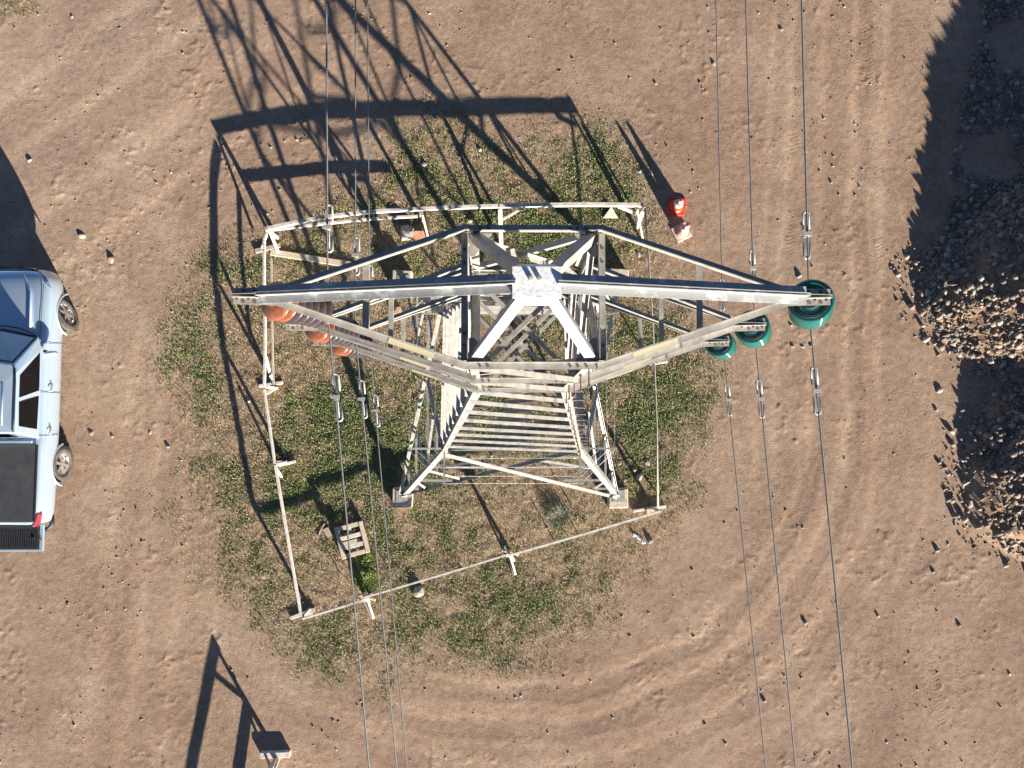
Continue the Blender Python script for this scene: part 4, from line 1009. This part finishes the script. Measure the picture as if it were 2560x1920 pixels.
# greenhouse
def ghp(): pass
zb_, zr_ = 1.155, 1.76
base = [V(-.74, 2.58, zb_), V(0, 2.74, zb_ + .02), V(.74, 2.58, zb_), V(.80, 2.30, zb_), V(.805, .44, zb_), V(-.805, .44, zb_), V(-.80, 2.30, zb_)]
roof = [V(-.61, 1.94, zr_ - .03), V(0, 2.02, zr_), V(.61, 1.94, zr_ - .03), V(.68, 1.78, zr_ - .03), V(.67, .56, zr_ - .045), V(-.67, .56, zr_ - .045), V(-.68, 1.78, zr_ - .03)]
k = len(base)
gv = base + roof + [V(0, 1.2, zr_ + .025), V(0, .50, zr_ - .025)]
gf = [(i, (i + 1) % k, k + (i + 1) % k, k + i) for i in range(k)]
cR = 2 * k
gf += [(k + 0, k + 1, cR), (k + 1, k + 2, cR), (k + 2, k + 3, cR), (k + 3, k + 4, cR), (k + 4, k + 5, cR), (k + 5, k + 6, cR), (k + 6, k + 0, cR), tuple(reversed(range(k)))]
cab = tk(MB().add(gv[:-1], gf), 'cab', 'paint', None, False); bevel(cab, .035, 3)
def quad_on(name, pts, m, lift=.006, parent=None, th=.006):
    pts = [Vector(p) for p in pts]; nr = (pts[1] - pts[0]).cross(pts[-1] - pts[0]).normalized()
    c_ = sum(pts, V(0, 0, 0)) / len(pts)
    if nr.dot(c_ - V(0, 1.3, 1.0)) < 0: nr = -nr
    return tk(MB().plate([p + nr * (lift - th) for p in pts], th, nr), name, m, parent)
def bl(a, b, c, d, u, v): return a.lerp(b, u).lerp(d.lerp(c, u), v)
# windscreen in two flat halves that meet on the centre line, with a black frit border
for s in (-1, 1):
    a, b = V(0, 2.74, zb_ + .02), V(s * .74, 2.58, zb_); c_, d_ = V(s * .61, 1.94, zr_ - .03), V(0, 2.02, zr_)
    quad_on('windscreen_surround', [bl(a, b, c_, d_, 0, .03), bl(a, b, c_, d_, .985, .03), bl(a, b, c_, d_, .97, .97), bl(a, b, c_, d_, 0, .97)], 'blackplastic', .008)
    w = quad_on('windscreen', [bl(a, b, c_, d_, 0, .13), bl(a, b, c_, d_, .93, .12), bl(a, b, c_, d_, .90, .93), bl(a, b, c_, d_, 0, .93)], 'carglass', .013)
    if s > 0:
        quad_on('sticker', [bl(a, b, c_, d_, .78, .24), bl(a, b, c_, d_, .88, .24), bl(a, b, c_, d_, .88, .36), bl(a, b, c_, d_, .78, .36)], 'sticker', .0155, w, .002)
        quad_on('sticker', [bl(a, b, c_, d_, .30, .83), bl(a, b, c_, d_, .62, .83), bl(a, b, c_, d_, .62, .90), bl(a, b, c_, d_, .30, .90)], 'sticker', .0155, w, .002)
    # side glass
    A_, B_, C_, D_ = V(s * .80, 2.30, zb_), V(s * .805, .44, zb_), V(s * .67, .56, zr_ - .045), V(s * .68, 1.78, zr_ - .03)
    quad_on('side_window', [bl(A_, B_, C_, D_, .02, .10), bl(A_, B_, C_, D_, .455, .09), bl(A_, B_, C_, D_, .44, .88), bl(A_, B_, C_, D_, .10, .88)], 'sideglass', .010)
    quad_on('side_window', [bl(A_, B_, C_, D_, .52, .10), bl(A_, B_, C_, D_, .90, .14), bl(A_, B_, C_, D_, .88, .86), bl(A_, B_, C_, D_, .51, .88)], 'sideglass', .010)
    # roof moulding, roof bead
    tk(MB().tube([V(s * .645, 1.86, zr_ - .018), V(s * .665, 1.6, zr_ - .014), V(s * .66, .9, zr_ - .02), V(s * .65, .58, zr_ - .03)], .016, 8), 'roof_moulding', 'blackplastic', None, True)
    for bx in (.20, .42):
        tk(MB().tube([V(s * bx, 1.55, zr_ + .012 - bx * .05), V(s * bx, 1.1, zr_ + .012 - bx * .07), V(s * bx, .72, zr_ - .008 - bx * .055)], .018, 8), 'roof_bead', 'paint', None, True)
    # doors: shut lines, handles
    fl = lambda z: np.interp(z, [.42, .82, 1.07, 1.165], [.88, .905, .865, .77])
    for y0, y1 in ((2.48, 2.42), (1.40, 1.40), (.52, .50)):
        tk(MB().tube([V(s * (fl(z) + .0015), y0 + (y1 - y0) * (z - .45) / .7, z) for z in np.linspace(.48, 1.155, 12)], .0045, 5), 'door_seam', 'blackplastic')
    for y in (1.52, .62):
        tk(MB().lathe([(.001, 0), (.052, 0), (.052, .012), (.001, .012)], 20, (s * (fl(.98) - .002), y, .98), (s, 0, .15)), 'handle_recess', 'paint')
        tk(MB().tube([V(s * (fl(.98) + .012), y - .10, .98), V(s * (fl(.98) + .038), y - .07, .985), V(s * (fl(.98) + .038), y + .06, .985), V(s * (fl(.98) + .012), y + .09, .98)], .014, 8), 'door_handle', 'rim', None, True)
    # mirror
    mb = MB().lathe([(.001, -.115), (.05, -.105), (.072, -.06), (.078, 0), (.072, .06), (.05, .10), (.001, .108)], 16, (s * 1.03, 2.20, 1.22), (s * 1, .12, 0))
    mb.v = [(v[0], 2.20 + (v[1] - 2.20) * .75, 1.22 + (v[2] - 1.22) * 1.15) for v in mb.v]
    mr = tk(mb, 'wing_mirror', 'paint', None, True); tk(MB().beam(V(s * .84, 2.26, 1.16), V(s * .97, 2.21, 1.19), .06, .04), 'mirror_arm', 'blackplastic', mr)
    # lights
    tk(MB().plate([V(s * .50, 3.99, .93), V(s * .60, 3.955, .955), V(s * .79, 3.76, 1.00), V(s * .845, 3.60, 1.005), V(s * .76, 3.70, 1.055), V(s * .60, 3.90, 1.02)], .014, (0, .25, 1)), 'headlight', 'headlight')
    tk(MB().plate([V(s * .84, -1.10, 1.05), V(s * .80, -1.30, 1.03), V(s * .715, -1.375, 1.02), V(s * .68, -1.37, 1.11), V(s * .75, -1.29, 1.135), V(s * .785, -1.12, 1.13)], .02, (s * .6, -.3, .75)), 'tail_light', 'taillight')
    tk(MB().tube([V(s * .79, -1.20, .66), V(s * .80, -1.40, .66), V(s * .70, -1.50, .66), V(0, -1.53, .66)], .05, 8), 'rear_bumper', 'blackplastic', None, True)
    tk(MB().tube([V(s * (.742), 2.40, 1.166), V(s * .738, 3.0, 1.125), V(s * .722, 3.68, 1.06)], .005, 5), 'bonnet_seam', 'blackplastic')
    tk(MB().tube([V(s * .30, 3.93, 1.05), V(s * .50, 3.5, 1.115), V(s * .56, 2.75, 1.185)], .022, 8), 'bonnet_crease', 'paint', None, True)
    tk(MB().tube([V(0 + s * .02, 2.78, 1.215), V(s * .35, 2.73, 1.215), V(s * .66, 2.60, 1.205)], .011, 6), 'wiper', 'blackplastic')
tk(MB().tube([V(-.50, 4.02, .945), V(-.3, 4.055, .955), V(0, 4.065, .96), V(.3, 4.055, .955), V(.50, 4.02, .945)], .03, 8), 'grille_top', 'blackplastic', None, True)
tk(MB().box((0, .485, 1.47), (1.02, .02, .34)), 'rear_window', 'sideglass')
# bed cover and tailgate
tn = tk(MB().box((0, -.475, 1.195), (1.57, 1.60, .03)), 'bed_cover', 'tonneau'); bevel(tn, .014, 3)
for s in (-1, 1): tk(MB().beam(V(s * .79, .32, 1.205), V(s * .78, -1.26, 1.205), .028, .03), 'cover_rail', 'blackplastic')
tk(MB().beam(V(-.7, .37, 1.24), V(.7, .37, 1.24), .05, .05), 'cover_hinge', 'paint')
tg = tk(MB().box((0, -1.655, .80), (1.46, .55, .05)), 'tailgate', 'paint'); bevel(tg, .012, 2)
rb = MB().box((0, -1.655, .832), (1.32, .47, .014))
for i in range(27): rb.box((-.62 + i * .0477, -1.655, .845), (.024, .45, .016))
tk(rb, 'tailgate_liner', 'liner', tg)
for s in (-1, 1): tk(MB().box((s * .55, -1.66, .858), (.05, .07, .03)), 'latch', 'blackplastic', tg); tk(MB().beam(V(s * .70, -1.34, 1.0), V(s * .695, -1.70, .835), .012, .02), 'stay_cable', 'blackplastic', tg)
tk(MB().box((0, -1.40, .86), (1.30, .10, .05)), 'sill_cover', 'blackplastic')
# underside block keeps light from passing under the body
tk(MB().box((0, 1.35, .50), (1.30, 4.6, .22)), 'chassis', 'blackplastic')
for y, s in WHEELS:
    R_ = .385; w_ = .25
    prof = [(.235, -.10), (.25, -.118), (.31, -.125), (.355, -.118), (.378, -.10), (R_, -.07), (R_, .07), (.378, .10), (.355, .118), (.31, .125), (.25, .118), (.235, .10)]
    mb = MB().lathe(prof + [(.235, -.10)], 48, (0, 0, 0), (1, 0, 0), False)
    for q in range(48):
        a = q / 48 * 2 * math.pi
        for xx in (-.09, -.03, .03, .09):
            c_ = V(xx, R_ * math.cos(a + xx * .6), R_ * math.sin(a + xx * .6)); 
            mb.beam(c_ + V(-.02, 0, 0), c_ + V(.02, 0, 0), .03, .012, V(0, math.cos(a), math.sin(a)))
    ty = mb.build('tyre', M['tyre'], None, True)
    wh = ty; wh.name = 'wheel'; wh.parent = truck; wh.location = (s * .72, y - 1.35, R_)
    if y > 1: wh.rotation_euler.z = math.radians(20)
    rm = MB().lathe([(.235, s * -.09), (.245, s * .10), (.225, s * .105), (.215, s * .085), (.20, s * -.05), (.001, s * -.05), (.001, s * -.09)], 40, (0, 0, 0), (1, 0, 0)); rm.build('rim', M['rim'], wh, True)
    sp = MB()
    for q in range(6):
        a = q / 6 * 2 * math.pi + .3
        sp.beam(V(s * .085, .04 * math.cos(a), .04 * math.sin(a)), V(s * .088, .225 * math.cos(a), .225 * math.sin(a)), .055, .03, V(s, 0, 0))
    sp.lathe([(.001, .05), (.06, .05), (.055, .10), (.001, .105)], 20, (0, 0, 0), (s, 0, 0)); sp.build('spokes', M['rim'], wh)
    MB().lathe([(.001, -.04), (.21, -.04), (.21, -.02), (.001, -.02)], 30, (0, 0, 0), (s, 0, 0)).build('brake_disc', M['blackplastic'], wh)
